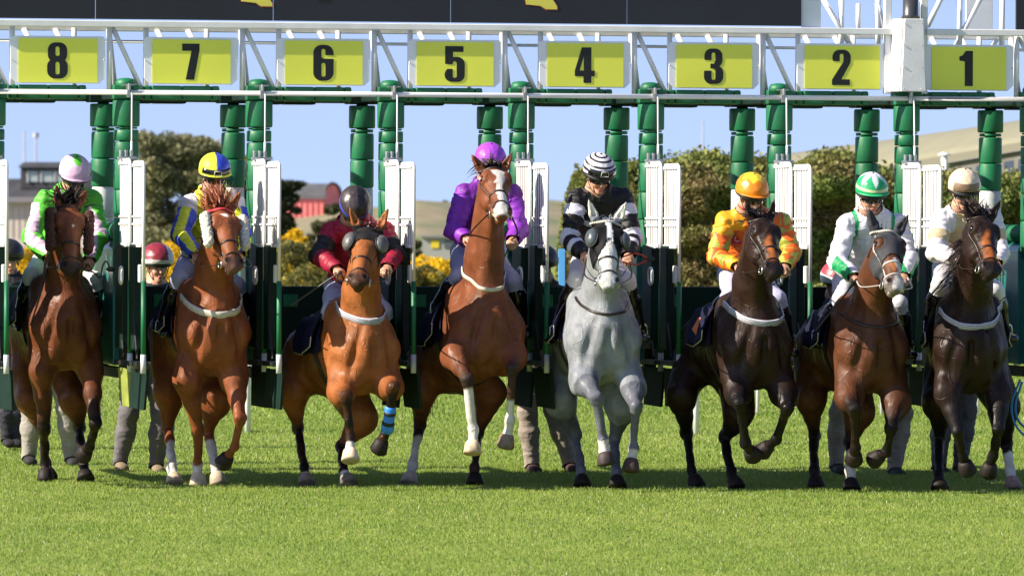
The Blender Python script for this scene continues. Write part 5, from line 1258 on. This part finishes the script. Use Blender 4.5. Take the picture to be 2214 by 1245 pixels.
HS[5] = dict(kind='five', cx=1050, cy=712, D=48.4, hw=.285, rx=963, ry=775, poll=(1068,362,.10), muz=(1085,474), mf=.40, ears=((1022,338),(1108,330)), turn=5, coat=BAY*1.15, points=np.array([.03,.018,.014]), hands=((1016,516,-.25),(1104,520,-.28)), hs=1.0, nw=1.0,
  FL=[(985,772,.05),(1010,822,.28),(1022,928,.22),(1021,968,.26)], FR=[(1112,770,.05),(1108,798,.28),(1103,908,.16),(1094,952,.13)], HL=[(911,845,-1.05),(908,918,-1.25),(892,1005,-1.0),(885,1036,-.93)], HR=[(1060,850,-.85),(1035,935,-1.05),(1026,1010,-.85),(1026,1038,-.8)],
  socks=dict(FL=1.12,FR=1.55,HL=1.30), hoofs=dict(FL=(.50,.38,.25),FR=(.16,.12,.09),HL=(.35,.30,.25)), hair=(.018,.010,.007), fore=(.16,(0,-.2,.9),(0,0,-1.0),160), breast=(625,.034,'pale',-.45),
  label='bay horse with a broad white face, head held highest, rearing out of stall 5', blaze=[(-.085,-.26,.0,.036,.026),(-.24,-.36,.008,.020,.024),(-.34,-.60,.0,.028,.050)], muzw=.0, pt0=.45)
HS[4] = dict(kind='four', cx=1304, cy=728, D=48.1, hw=.285, rx=1252, ry=745, poll=(1314,478,.28), muz=(1315,628), ears=((1267,418),(1361,421)), turn=0, coat=GREY, points=np.array([.095,.10,.125]), hands=((1270,560,-.10),(1362,565,-.12)), wk=1.03,
  FL=[(1262,825,.02),(1288,860,.24),(1304,950,.16),(1309,992,.18)], FR=[(1366,838,.02),(1374,880,.20),(1370,968,.10),(1364,1006,.12)], HL=[(1212,870,-1.0),(1244,940,-1.15),(1256,1015,-.95),(1258,1042,-.9)], HR=[(1345,880,-.80),(1328,950,-1.0),(1332,1020,-.8),(1334,1044,-.76)],
  dapple=np.array([.12,.13,.155]), ptw=.85, pt0=-.35, socks=dict(FL=1.93,FR=2.1), hoofs={'FL':(.04,.03,.028),'FR':(.06,.04,.035)}, hair=(.35,.35,.36), fore=(.05,(0,.2,.5),(0,0,-1),30), breast=(672,.02,'cord',-.30), earc=np.array([.62,.60,.50]), muzw=.35, muzzlec=np.array([.14,.12,.12]), beads=True, hidden_eyes=True,
  label='light grey horse in a black and white hood, coming out of stall 4', mlen=.08,
  hood=(lambda h: (h[:,2] > -.20-2.8*np.clip(np.abs(h[:,0])-.006,0,.08)) & ((h[:,2] < .012) | ((np.abs(h[:,0]) < .032) & (h[:,2] < .07))) & (h[:,1] > -.16), lambda h: np.where(((np.abs(h[:,0]) < .013))[:,None], [.60,.60,.66], np.array([.004,.004,.005]))),
  cups=dict(r=.072, d=.040, m=mat('pale_cup', (.06,.075,.085), .3), rim=m_black), edge=True, tside=-.5, blaze=[(-.20,-.60,.0,.06,.04,(.58,.57,.55))])
HS[3] = dict(kind='three', cx=1632, cy=742, D=48.0, hw=.28, rx=1545, ry=745, poll=(1650,472,.25), muz=(1673,600), ears=((1617,450),(1676,426)), turn=16, coat=DKBAY, pt0=.05, points=BLK, hands=((1606,578,-.08),(1700,580,-.15)), wk=.95,
  FL=[(1595,850,.0),(1600,872,.22),(1612,958,.05),(1624,978,-.06)], FR=[(1694,850,.0),(1703,882,.18),(1678,950,-.02),(1656,968,-.12)], HL=[(1474,855,-1.05),(1484,935,-1.25),(1495,1015,-1.0),(1503,1042,-.95)], HR=[(1598,890,-.85),(1567,945,-1.05),(1580,1020,-.85),(1589,1046,-.8)],
  hair=(.008,.006,.006), fore=(.11,(-.4,.1,.6),(-.3,0,-.8),120), breast=(690,.050,'stripe',-.30), label='dark brown horse with a tan muzzle and no hood, jumping out of stall 3', blaze=[(-.22,-.50,-.010,.024,.040,(.32,.10,.025))], btilt=.10)
HS[2] = dict(kind='two', cx=1882, cy=748, D=47.9, hw=.28, rx=1798, ry=748, poll=(1920,500,.30), muz=(1934,634), ears=((1878,453),(1969,457)), turn=12, coat=BROWN, pt0=.3, points=BLK, hands=((1852,606,-.04),(1962,600,-.12)), 
  FL=[(1835,860,.0),(1848,885,.22),(1850,968,.02),(1846,985,-.08)], FR=[(1938,870,-.02),(1926,925,.14),(1918,975,-.02),(1897,988,-.1)], HL=[(1752,860,-1.05),(1760,940,-1.25),(1761,1015,-1.0),(1763,1044,-.95)], HR=[(1858,890,-.70),(1838,955,-.90),(1838,1018,-.75),(1840,1050,-.7)],
  socks=dict(HR=1.35), hair=(.008,.006,.006), fore=(.04,(0,.2,.3),(0,0,-1),15), breast=(700,.02,'cord',-.25), beads=True, earc=BLK, muzw=.8, muzzlec=np.array([.22,.19,.18]), label='brown horse in a grey-black hood with pricked ears, coming out of stall 2',
  hood=(lambda h: (h[:,2] > -.345+.10*np.clip(h[:,1],-.2,.1)/.1) & (h[:,2] < .22) & (h[:,1] > -.17) & ((((np.abs(h[:,0])-.078)/.026)**2+((h[:,2]+.168)/.036)**2) > 1), lambda h: np.tile([.045,.045,.052],(len(h),1))), blaze=[(-.31,-.60,.022,.022,.038,(.6,.57,.55)),(-.33,-.46,-.018,.028,.020,(.36,.13,.04))], tackm=mat('white_leather', (.45,.44,.42), .5))
HS[1] = dict(kind='one', cx=2096, cy=748, D=47.7, hw=.30, rx=2080, ry=742, yaw=8, poll=(2124,468,.26), muz=(2142,600), ears=((2086,434),(2166,428)), turn=10, coat=DKBAY*.8, pt0=.05, points=BLK, hands=((2074,560,-.10),(2160,575,-.15)),
  FL=[(2050,850,-.02),(2070,935,.12),(2082,985,.0),(2088,1008,-.04)], FR=[(2158,850,-.05),(2158,930,.10),(2148,985,-.05),(2138,1012,-.12)], HL=[(2030,870,-.95),(2030,945,-1.15),(2030,1025,-.95),(2030,1050,-.9)], HR=[(2170,880,-.85),(2176,955,-1.0),(2184,1015,-.85),(2188,1046,-.8)],
  socks=dict(HR=1.4), hoofs=dict(HR=(.22,.15,.12)), hair=(.02,.010,.007), mlen=.34, mside=-1.6, fore=(.15,(-.3,.1,1.0),(0,0,-.6),160), breast=(700,.050,'stripe',-.30), label='very dark bay horse with flying mane, coming out of stall 1 on the far right', blaze=[(-.18,-.50,-.016,.022,.042,(.30,.09,.022))], btilt=-.12)
for n in (8,7,6,5,4,3,2,1):
    H = HS[n]; H.setdefault('hw', .28)
    fr0 = Frame(H['cx'], H['D'], ANG+R(H.get('yaw',0)))
    for key in ('FL','FR','HL','HR'):            # put standing hooves on the turf
        q = H[key]; p = fr0.P(*q[3])
        if p[2] < .13:
            w = fr0.B; need = .040; pz = at_plane(q[3][0], q[3][1], fr0.B+fr0.F*q[3][2], fr0.F)
            # move the foot along the view ray so that it rests on the ground
            d = ray(q[3][0], q[3][1]+ (0)); t = (need-CAM_H)/d[2]; g = CO+d*t; f = float(np.dot(g-fr0.B, fr0.F)); f = min(max(f, q[3][2]-.35), q[3][2]+.35)
            df = f-q[3][2]; q[3] = (q[3][0], q[3][1], f); q[2] = (q[2][0], q[2][1], q[2][2]+df*.9); q[1] = (q[1][0], q[1][1], q[1][2]+df*.4)
    build_horse(H)

def pick(c, cond, a):
    c[cond] = a; return c
def silk8(I, u):
    G = np.array([.10,.52,.04]); Lc = np.array([.60,.45,.62]); c = np.tile(G,(len(I['V']),1))
    for k in 'lr':
        for a in ('ua_','fa_'): m = (I['lab'] == a+k) & (np.cos(I['ang_'+a+k]*2+I['t'][a+k]*3+(.5 if a == 'fa_' else 0)) > .0); c[m] = Lc
    return c[u]
def silk7(I, u):
    W = np.array([.66,.62,.70]); Yl = np.array([.66,.70,.04]); Bl = np.array([.03,.06,.52]); c = np.tile(W,(len(I['V']),1)); c[(np.abs(np.abs(I['X'])-.10) < .024)] = Yl
    for k in 'lr':
        for a in ('ua_','fa_'): m = (I['lab'] == a+k) | (I['lab'] == 'cl_'+k) & False; q = np.cos(I['ang_'+a+k]*3+.6); c[m & (q > 0)] = Yl; c[m & (q <= 0)] = Bl
    return c[u]
def silk6(I, u):
    c = np.tile([.34,.006,.035],(len(I['V']),1))
    for k in 'lr': c[(I['lab'] == 'ua_'+k) & (I['t']['ua_'+k] > .42)] = [.012,.010,.012]; c[(I['lab'] == 'fa_'+k)] = [.26,.006,.03]
    c[(I['lab'] == 'torso') & (np.abs(I['Z']+.30) < .035)] = [.012,.010,.012]
    return c[u]
def silk5(I, u):
    c = np.tile([.22,.030,.42],(len(I['V']),1)); c[(np.abs(I['X']+.075+I['Z']*.25) < .012) & (I['Z'] > -.22)] = [.6,.6,.62]; c[(np.abs(I['X']+.105+I['Z']*.25) < .016) & (I['Z'] > -.22)] = [.01,.01,.012]; c[I['Z'] > .03] = [.16,.02,.28]; return c[u]
def silk4(I, u):
    K = np.array([.004,.004,.005]); W = np.array([.64,.62,.70]); c = np.tile(K,(len(I['V']),1))
    for k in 'lr':
        s = np.where(I['lab'] == 'ua_'+k, I['t']['ua_'+k], np.where(I['lab'] == 'fa_'+k, 1+I['t']['fa_'+k], -1)); m = ((s > .18) & (s < .45)) | ((s > .80) & (s < 1.10)) | ((s > 1.42) & (s < 1.62)); c[m] = W
    c[(I['lab'] == 'torso') & (np.abs(I['Z']+.14) < .018)] = W
    return c[u]
def silk3(I, u):
    O = np.array([.74,.14,.010]); Y2 = np.array([.33,.36,.05]); c = np.tile(O,(len(I['V']),1))
    for k in 'lr':
        for a in ('cl_','ua_','fa_'):
            t = I['t'][a+k]; an = I.get('ang_'+a+k, I['X']*20); saw = np.abs(((an/(2*math.pi)*3+.25) % 1)-.5)*2; m = (I['lab'] == a+k) & (((t*2.4+(.5 if a == 'fa_' else 0)) % 1) > saw); c[m] = Y2
            m2 = (I['lab'] == a+k) & ~m; c[m2] = [.62,.11,.01]
    c[(I['Z'] > .0) & (I['X'] < -.08)] = [.80,.36,.015]; return c[u]
def silk2(I, u):
    W = np.array([.66,.66,.72]); G = np.array([.01,.28,.10]); c = np.tile(W,(len(I['V']),1)); c[np.abs(np.abs(I['X'])-.155-.25*np.clip(-I['Z']-.05,-.05,.1)) < .013] = G
    c[(np.abs(I['X']) < .016) & (I['Z'] < -.02)] = G
    for k in 'lr':
        c[(I['lab'] == 'ua_'+k) & (np.cos(I['ang_ua_'+k]) > .82)] = G; c[(I['lab'] == 'fa_'+k) & (np.cos(I['ang_fa_'+k]*2+.8) > -.1)] = G
        c[(I['lab'] == 'cl_'+k) & (np.abs(I['t']['cl_'+k]-.55) < .10)] = G
    return c[u]
def silk1(I, u):
    W = np.array([.66,.64,.68]); Bg = np.array([.50,.40,.24]); c = np.tile(W,(len(I['V']),1)); c[(I['lab'] == 'torso') | (I['lab'] == 'neck')] = [.20,.15,.09]; c[(np.abs(I['X']) < .12) & (I['Z'] > -.12)] = Bg
    for k in 'lr': c[(I['lab'] == 'ua_'+k) & (np.abs(I['t']['ua_'+k]-.55) < .16)] = Bg
    return c[u]
def hel(f): return lambda ih: np.array([f(*r) for r in ih])
def c8(x,y,z,ph,th):
    v = abs(((ph-math.pi/2) % (math.pi))/math.pi-.5)*2; return (.10,.52,.04) if (th < .25+.75*max(0,(v-.35))*1.0) and th < .95 else (.66,.46,.64)
def c7(x,y,z,ph,th): return (.72,.74,.04) if (x < 0) or th > 1.52 else (.03,.06,.50)
def c6(x,y,z,ph,th): return (.05,.06,.38) if th > 1.40 and th < 1.62 else ((.040,.030,.032) if x < 0 else (.012,.010,.014))
def c5(x,y,z,ph,th): return (.34,.06,.56)
def c4(x,y,z,ph,th): return (.66,.64,.70) if (th*2.2+.15) % .78 > .33 else (.012,.012,.02)
def c3(x,y,z,ph,th):
    w = ((ph/(2*math.pi))*6) % 1; return (.80,.56,.03) if th < .55+.5*abs(w-.5)*1.2 else (.78,.24,.012)
def c2(x,y,z,ph,th):
    if th > 1.28 and th < 1.46: return (.52,.62,.35)
    w = abs((((ph-math.pi/2)/(2*math.pi))*6+.5) % 1-.5)*2; return (.62,.62,.72) if th < 1.15-.95*w+.05 else (.01,.33,.12)
def c1(x,y,z,ph,th): return (.66,.54,.38) if not (y > .55 and th > 1.15) else (.20,.13,.08)
JS = {
8: dict(j=dict(head=(163,366,-.36), sh_l=(92,425,-.50), el_l=(64,512,-.42), ha_l=(112,566,-.12), sh_r=(204,425,-.50), el_r=(222,510,-.42), ha_r=(188,572,-.14), hip=(118,570,-.92), kn_l=(66,590,-.45), an_l=(42,690,-.72), kn_r=(214,600,-.45), an_r=(232,700,-.72)), silk=silk8, helmet=hel(c8), peak=(.66,.46,.64), collar=(.3,.5,.2), breech=(.70,.68,.74), cuff=(.02,.02,.02), lab='jockey in green and lilac silks with a lilac and green cap, in stall 8', pitch=32, turn=6),
7: dict(j=dict(head=(465,362,-.36), sh_l=(405,434,-.50), el_l=(386,510,-.40), ha_l=(432,562,-.14), sh_r=(512,434,-.50), el_r=(530,505,-.40), ha_r=(512,560,-.16), hip=(432,575,-.90), kn_l=(385,598,-.45), an_l=(352,700,-.70), kn_r=(520,610,-.50), an_r=(545,700,-.75)), silk=silk7, helmet=hel(c7), peak=(.72,.74,.04), collar=(.66,.64,.7), breech=(.40,.40,.62), cuff=(.6,.65,.04), lab='jockey in white silks with yellow and blue sleeves, on the chestnut horse', pitch=22, turn=0, spare=True),
6: dict(j=dict(head=(769,440,-.26), sh_l=(712,492,-.48), el_l=(684,552,-.38), ha_l=(738,588,-.08), sh_r=(836,492,-.48), el_r=(862,552,-.38), ha_r=(832,584,-.12), hip=(752,618,-.92), kn_l=(712,668,-.45), an_l=(690,755,-.70), kn_r=(838,665,-.45), an_r=(850,755,-.75)), silk=silk6, helmet=hel(c6), collar=(.42,.01,.05), breech=(.50,.50,.66), cuff=(.012,.01,.012), lab='jockey in crimson silks with black armbands and a dark cap, head bowed', pitch=60, turn=0),
5: dict(j=dict(head=(1061,340,-.50), sh_l=(1000,412,-.58), el_l=(976,500,-.48), ha_l=(1018,520,-.24), sh_r=(1112,412,-.58), el_r=(1126,500,-.48), ha_r=(1104,524,-.26), hip=(1024,545,-.95), kn_l=(990,592,-.50), an_l=(946,660,-.75), kn_r=(1118,600,-.55), an_r=(1140,700,-.8)), silk=silk5, helmet=hel(c5), peak=(.35,.05,.5), collar=(.3,.04,.5), breech=(.42,.42,.64), cuff=(.02,.01,.03), lab='jockey in purple silks and a purple cap, half hidden behind the rearing bay horse', pitch=25, turn=0),
4: dict(j=dict(head=(1297,362,-.40), sh_l=(1243,422,-.52), el_l=(1226,518,-.42), ha_l=(1272,558,-.12), sh_r=(1352,422,-.52), el_r=(1372,515,-.42), ha_r=(1356,560,-.14), hip=(1285,560,-.92), kn_l=(1246,596,-.45), an_l=(1204,712,-.70), kn_r=(1364,600,-.45), an_r=(1390,710,-.72)), silk=silk4, helmet=hel(c4), collar=(.01,.03,.02), breech=(.68,.64,.66), cuff=(.06,.04,.035), lab='jockey in black and white hooped silks with a striped cap, on the grey horse', pitch=24, turn=4, spare=True),
3: dict(j=dict(head=(1628,405,-.36), sh_l=(1562,470,-.50), el_l=(1545,556,-.40), ha_l=(1606,580,-.12), sh_r=(1696,474,-.50), el_r=(1716,545,-.40), ha_r=(1692,584,-.16), hip=(1602,592,-.92), kn_l=(1578,632,-.45), an_l=(1532,700,-.72), kn_r=(1690,640,-.50), an_r=(1712,740,-.75)), silk=silk3, helmet=hel(c3), peak=(.72,.22,.015), collar=(.75,.05,.03), breech=(.42,.42,.64), cuff=(.6,.03,.02), lab='jockey in orange and olive silks with an orange and yellow cap', pitch=24, turn=10),
2: dict(j=dict(head=(1886,404,-.36), sh_l=(1826,476,-.50), el_l=(1806,566,-.40), ha_l=(1854,606,-.08), sh_r=(1946,474,-.50), el_r=(1970,560,-.40), ha_r=(1950,604,-.12), hip=(1850,610,-.92), kn_l=(1818,640,-.45), an_l=(1770,722,-.72), kn_r=(1952,650,-.50), an_r=(1966,745,-.75)), silk=silk2, helmet=hel(c2), peak=(.02,.36,.14), collar=(.66,.66,.7), breech=(.62,.62,.68), cuff=(.45,.45,.5), lab='jockey in white silks with green seams and a green and white cap', pitch=20, turn=-2),
1: dict(j=dict(head=(2086,396,-.36), sh_l=(2030,466,-.50), el_l=(2020,545,-.40), ha_l=(2076,562,-.12), sh_r=(2150,466,-.50), el_r=(2168,545,-.40), ha_r=(2150,575,-.16), hip=(2066,580,-.92), kn_l=(2030,612,-.45), an_l=(2010,700,-.72), kn_r=(2160,620,-.50), an_r=(2178,710,-.75)), silk=silk1, helmet=hel(c1), collar=(.5,.4,.24), breech=(.62,.60,.64), cuff=(.6,.6,.62), lab='jockey with white sleeves, a fawn body and a cream cap, in stall 1', pitch=20, turn=-4),
}
for n in (8,7,6,5,4,3,2,1):
    Q = JS[n]; Q['fr'] = HS[n]['_fr']; jj = Q['j']
    for a in ('sh_l','sh_r'): jj[a] = (jj[a][0], jj[a][1]+9, jj[a][2])
    jj['kn_r'] = (jj['kn_r'][0]-9, jj['kn_r'][1]+6, jj['kn_r'][2]-.16); jj['an_r'] = (jj['an_r'][0]-8, jj['an_r'][1], jj['an_r'][2]-.08); jj['kn_l'] = (jj['kn_l'][0]+3, jj['kn_l'][1]+4, jj['kn_l'][2])
    build_person(Q, Q['lab'], 'jockey', 'jockeys at the start')
# lettering block on the orange silks
Q = JS[3]; sd, fw, tr, sm = Q['_t']
rt = Q['_root']; so3 = [c for c in rt.children if c.name.startswith('racing_silks')][0]; w3 = np.array(parent_world(so3.parent))
bv3 = BVHTree.FromPolygons([tuple(np.array(v.co)+w3) for v in so3.data.vertices], [tuple(p.vertices) for p in so3.data.polygons])
hit = bv3.ray_cast(Vector(CO), Vector(nz(ray(1586,516)))); pc = np.array(hit[0]); fw = nz(-ray(1586,516)*1.0+0*fw); sd = nz(np.cross(UP, fw)); sd = sd if sd[0] > 0 else -sd; tr = np.cross(fw, sd); tr = tr if tr[2] > 0 else -tr; pc = pc+fw*.018
m = MB(); 
def onp(a, b_, d=0.): return pc+sd*a+tr*b_+fw*d
m.quadbox([onp(-.065,-.040,-.03),onp(-.065,-.040,.006),onp(.075,-.040,.006),onp(.075,-.040,-.03),onp(-.065,.030,-.03),onp(-.065,.030,.006),onp(.075,.030,.006),onp(.075,.030,-.03)]); pb = m.build('sponsor_patch', mat('patch_red', (.50,.02,.05), .6), rt)
m = MB()
for (a0,a1,b0,b1) in ((-.048,-.016,-.006,.001),(-.0355,-.0285,-.019,.014)): m.quadbox([onp(a0,b0,.0065),onp(a0,b0,.009),onp(a1,b0,.009),onp(a1,b0,.0065),onp(a0,b1,.0065),onp(a0,b1,.009),onp(a1,b1,.009),onp(a1,b1,.0065)])
m.tube([onp(.026+.017*math.cos(t), -.003+.017*math.sin(t), .008) for t in np.linspace(.7,5.6,16)], .003, 6)
m.build('patch_lettering', m_white, pb)
# whips
def whip(n, pts, lab):
    fr = HS[n]['_fr']; p = [fr.P(*q) for q in pts]; m = MB(); m.tube(bez(p, 6), [.011]*3+[.007]*(len(bez(p,6))-3), 8)
    o = m.build('whip', m_tack, None, True, loc=p[0]); tag(o, lab, 'whip')
whip(8, [(108,562,-.06),(92,620,.0),(66,704,.02)], 'thin whip held down by the jockey in green and lilac')
whip(6, [(738,588,-.02),(700,612,-.10),(628,662,-.20)], 'black whip pointing back from the left hand of the jockey in crimson')
whip(2, [(1852,604,-.02),(1815,652,-.15),(1762,716,-.25)], 'black whip along the leg of the jockey in white and green')
whip(1, [(2078,560,-.04),(2045,600,-.12),(1998,655,-.2)], 'black whip held by the jockey in white and fawn')
# loose lead straps with a black rubber handle
for n, pts, col, lab in ((8, [(172,583,.55),(200,588,.5),(216,600,.45),(222,575,.42),(230,565,.42),(238,582,.42)], (.02,.015,.012), 'dark looped'), (4, [(1346,556,.4),(1375,548,.35),(1405,560,.33)], (.45,.03,.02), 'red')):
    fr = HS[n]['_fr']; p = [fr.P(*q) for q in pts]; m = MB(); m.tube(bez(p,8), .006, 6)
    if n == 4: m.tube(bez([fr.P(*q) for q in ((1346,566,.4),(1375,572,.35),(1400,562,.33))],8), .006, 6)
    o = m.build('lead_strap', mat('strap_%d' % n, col, .5), HS[n]['_root'], True)
    e = p[-1]; m = MB(); m.tube([e-LT(ANG)*.03, e-LT(ANG)*.01, e+LT(ANG)*.02, e+LT(ANG)*.035], [.006,.020,.020,.008], 10); m.build('strap_handle', m_black, o, True)
# orange stirrup guard and stirrups
for n in JS:
    Jn = JS[n]['_J']; fr = HS[n]['_fr']
    for k in 'lr':
        a = Jn['an_'+k]-UP*.055+fr.F*.02; m = MB(); m.tube([a+fr.L*.062, a+fr.L*.055+UP*.07, a+UP*.12, a-fr.L*.055+UP*.07, a-fr.L*.062, a+fr.L*.062], .007, 6); s = m.build('stirrup', m_bit, HS[n]['_root'], True)
        m = MB(); m.ribbon([a+UP*.12, (a+UP*.12+HS[n]['_C0']+HS[n]['_ax']*.45+HS[n]['_up']*.30)/2+fr.L*(-.03 if k == 'l' else .03), HS[n]['_C0']+HS[n]['_ax']*.45+HS[n]['_up']*.30], fr.F, .022, .004); m.build('stirrup_leather', m_tack, HS[n]['_root'])
fr = HS[3]['_fr']; m = MB(); c = [fr.P(1497,712,-.70), fr.P(1512,686,-.70), fr.P(1530,688,-.66), fr.P(1518,712,-.66), fr.P(1508,728,-.68)]; d = fr.F*.02
m.v = [tuple(p) for p in c]+[tuple(p-d) for p in c]; m.f = [(0,1,2,3,4),(9,8,7,6,5)]+[(i,5+i,5+(i+1)%5,(i+1)%5) for i in range(5)]; m.build('toe_cover', mat('toe_orange', (.70,.16,.03), .5), HS[3]['_root'])

# handlers on foot behind the horses
DG = lambda c: (lambda I, u: np.tile(c,(len(u),1)))
def capA(x,y,z,ph,th): return (.62,.62,.60) if (x < -.35 and x > -.75) or (th > 1.5) else ((.22,.02,.035) if x > -.5 else (.04,.12,.10))
def capK(x,y,z,ph,th): return (.02,.018,.018)
def capR(x,y,z,ph,th): return (.50,.04,.06) if th < 1.35 else (.6,.6,.6)
PE = [
 dict(D=51.8, cx=312, j=dict(head=(341,556,0), sh_l=(296,648,0), el_l=(276,735,.05), ha_l=(300,800,.1), sh_r=(382,648,0), el_r=(398,740,.05), ha_r=(380,815,.08), hip=(318,780,0), kn_l=(278,895,.06), an_l=(260,995,0), kn_r=(348,895,.06), an_r=(338,1000,0)), silk=DG([.010,.022,.018]), helmet=hel(capA), trousers=DG([.115,.105,.115]), shoes=DG([.20,.15,.09]), pitch=8, turn=10, goggles=False, lab='stalls handler in a maroon and white cap, peering out between stalls 8 and 7'),
 dict(D=52.9, cx=100, j=dict(head=(118,520,0), sh_l=(72,600,0), el_l=(60,690,0), ha_l=(75,760,.1), sh_r=(160,600,0), el_r=(175,690,0), ha_r=(160,760,.1), hip=(108,775,0), kn_l=(68,890,.05), an_l=(62,982,0), kn_r=(142,880,.05), an_r=(154,985,0)), silk=DG([.02,.02,.03]), helmet=hel(capK), trousers=DG([.28,.26,.23]), shoes=DG([.015,.015,.016]), pitch=8, goggles=False, lab='handler in pale grey trousers and black shoes, behind the horse of stall 8'),
 dict(D=56.5, cx=20, j=dict(head=(20,545,0), sh_l=(-18,615,0), el_l=(-25,690,0), ha_l=(-10,750,.1), sh_r=(58,615,0), el_r=(62,690,0), ha_r=(50,750,.1), hip=(22,765,0), kn_l=(16,860,.05), an_l=(16,945,0), kn_r=(40,860,.05), an_r=(34,945,0)), silk=DG([.015,.015,.02]), helmet=hel(capK), trousers=DG([.018,.018,.028]), shoes=DG([.01,.01,.01]), pitch=5, goggles=False, lab='handler all in dark clothes, at the left border of the photograph'),
 dict(D=51.9, cx=1170, j=dict(head=(1168,560,0), sh_l=(1122,640,0), el_l=(1110,730,0), ha_l=(1130,800,.1), sh_r=(1214,640,0), el_r=(1226,730,0), ha_r=(1210,800,.1), hip=(1170,775,0), kn_l=(1140,890,.05), an_l=(1150,1000,0), kn_r=(1196,885,.05), an_r=(1232,998,0)), silk=DG([.035,.026,.022]), helmet=hel(capK), trousers=DG([.28,.235,.20]), shoes=DG([.05,.02,.02]), pitch=10, turn=-50, goggles=False, lab='handler in a dark cap and brown trousers, between the rearing bay and the grey horse'),
 dict(D=51.6, cx=1870, j=dict(head=(1812,596,0), sh_l=(1800,665,0), el_l=(1790,740,.1), ha_l=(1830,780,.15), sh_r=(1890,650,0), el_r=(1925,740,0), ha_r=(1930,800,.1), hip=(1880,775,0), kn_l=(1815,890,.08), an_l=(1808,1000,0), kn_r=(1952,890,.0), an_r=(1934,1008,-.05)), silk=DG([.012,.015,.02]), helmet=hel(capR), trousers=DG([.30,.25,.215]), shoes=DG([.03,.028,.025]), pitch=15, turn=10, goggles=False, lab='handler in a red cap and brown cargo trousers, behind the horse of stall 2'),
 dict(D=52.0, cx=2060, j=dict(head=(2024,592,0), sh_l=(2000,660,0), el_l=(1990,745,.1), ha_l=(2010,800,.15), sh_r=(2088,655,0), el_r=(2105,745,0), ha_r=(2100,800,.1), hip=(2062,780,0), kn_l=(2036,895,.05), an_l=(2030,1002,0), kn_r=(2090,890,.05), an_r=(2076,1002,0)), silk=DG([.012,.012,.02]), helmet=hel(capR), trousers=DG([.10,.09,.10]), shoes=DG([.03,.03,.03]), pitch=12, turn=10, goggles=False, lab='handler in a red cap and dark grey trousers, behind the horse of stall 1'),
]
for q in PE:
    q['fr'] = Frame(q['cx'], q['D'], ANG); q['stand'] = True; q['nocollar'] = True; build_person(q, q['lab'], 'handler', 'stall handlers on foot')
# coiled blue lead rope at the right border
p = at_depth(2212, 900, 48.6); m = MB()
m.tube(bez([at_depth(2206,820,48.6), at_depth(2188,870,48.6), at_depth(2192,910,48.55), at_depth(2214,940,48.5), at_depth(2240,945,48.5)],8), .009, 8); m.tube(bez([at_depth(2210,825,48.62), at_depth(2196,872,48.6), at_depth(2200,905,48.6), at_depth(2220,926,48.5), at_depth(2244,925,48.5)],8), .009, 8)
tag(m.build('lead_rope', mat('rope_blue', (.03,.20,.42), .6), None, True, loc=p), 'blue lead rope hanging at the right border of the photograph', 'rope')
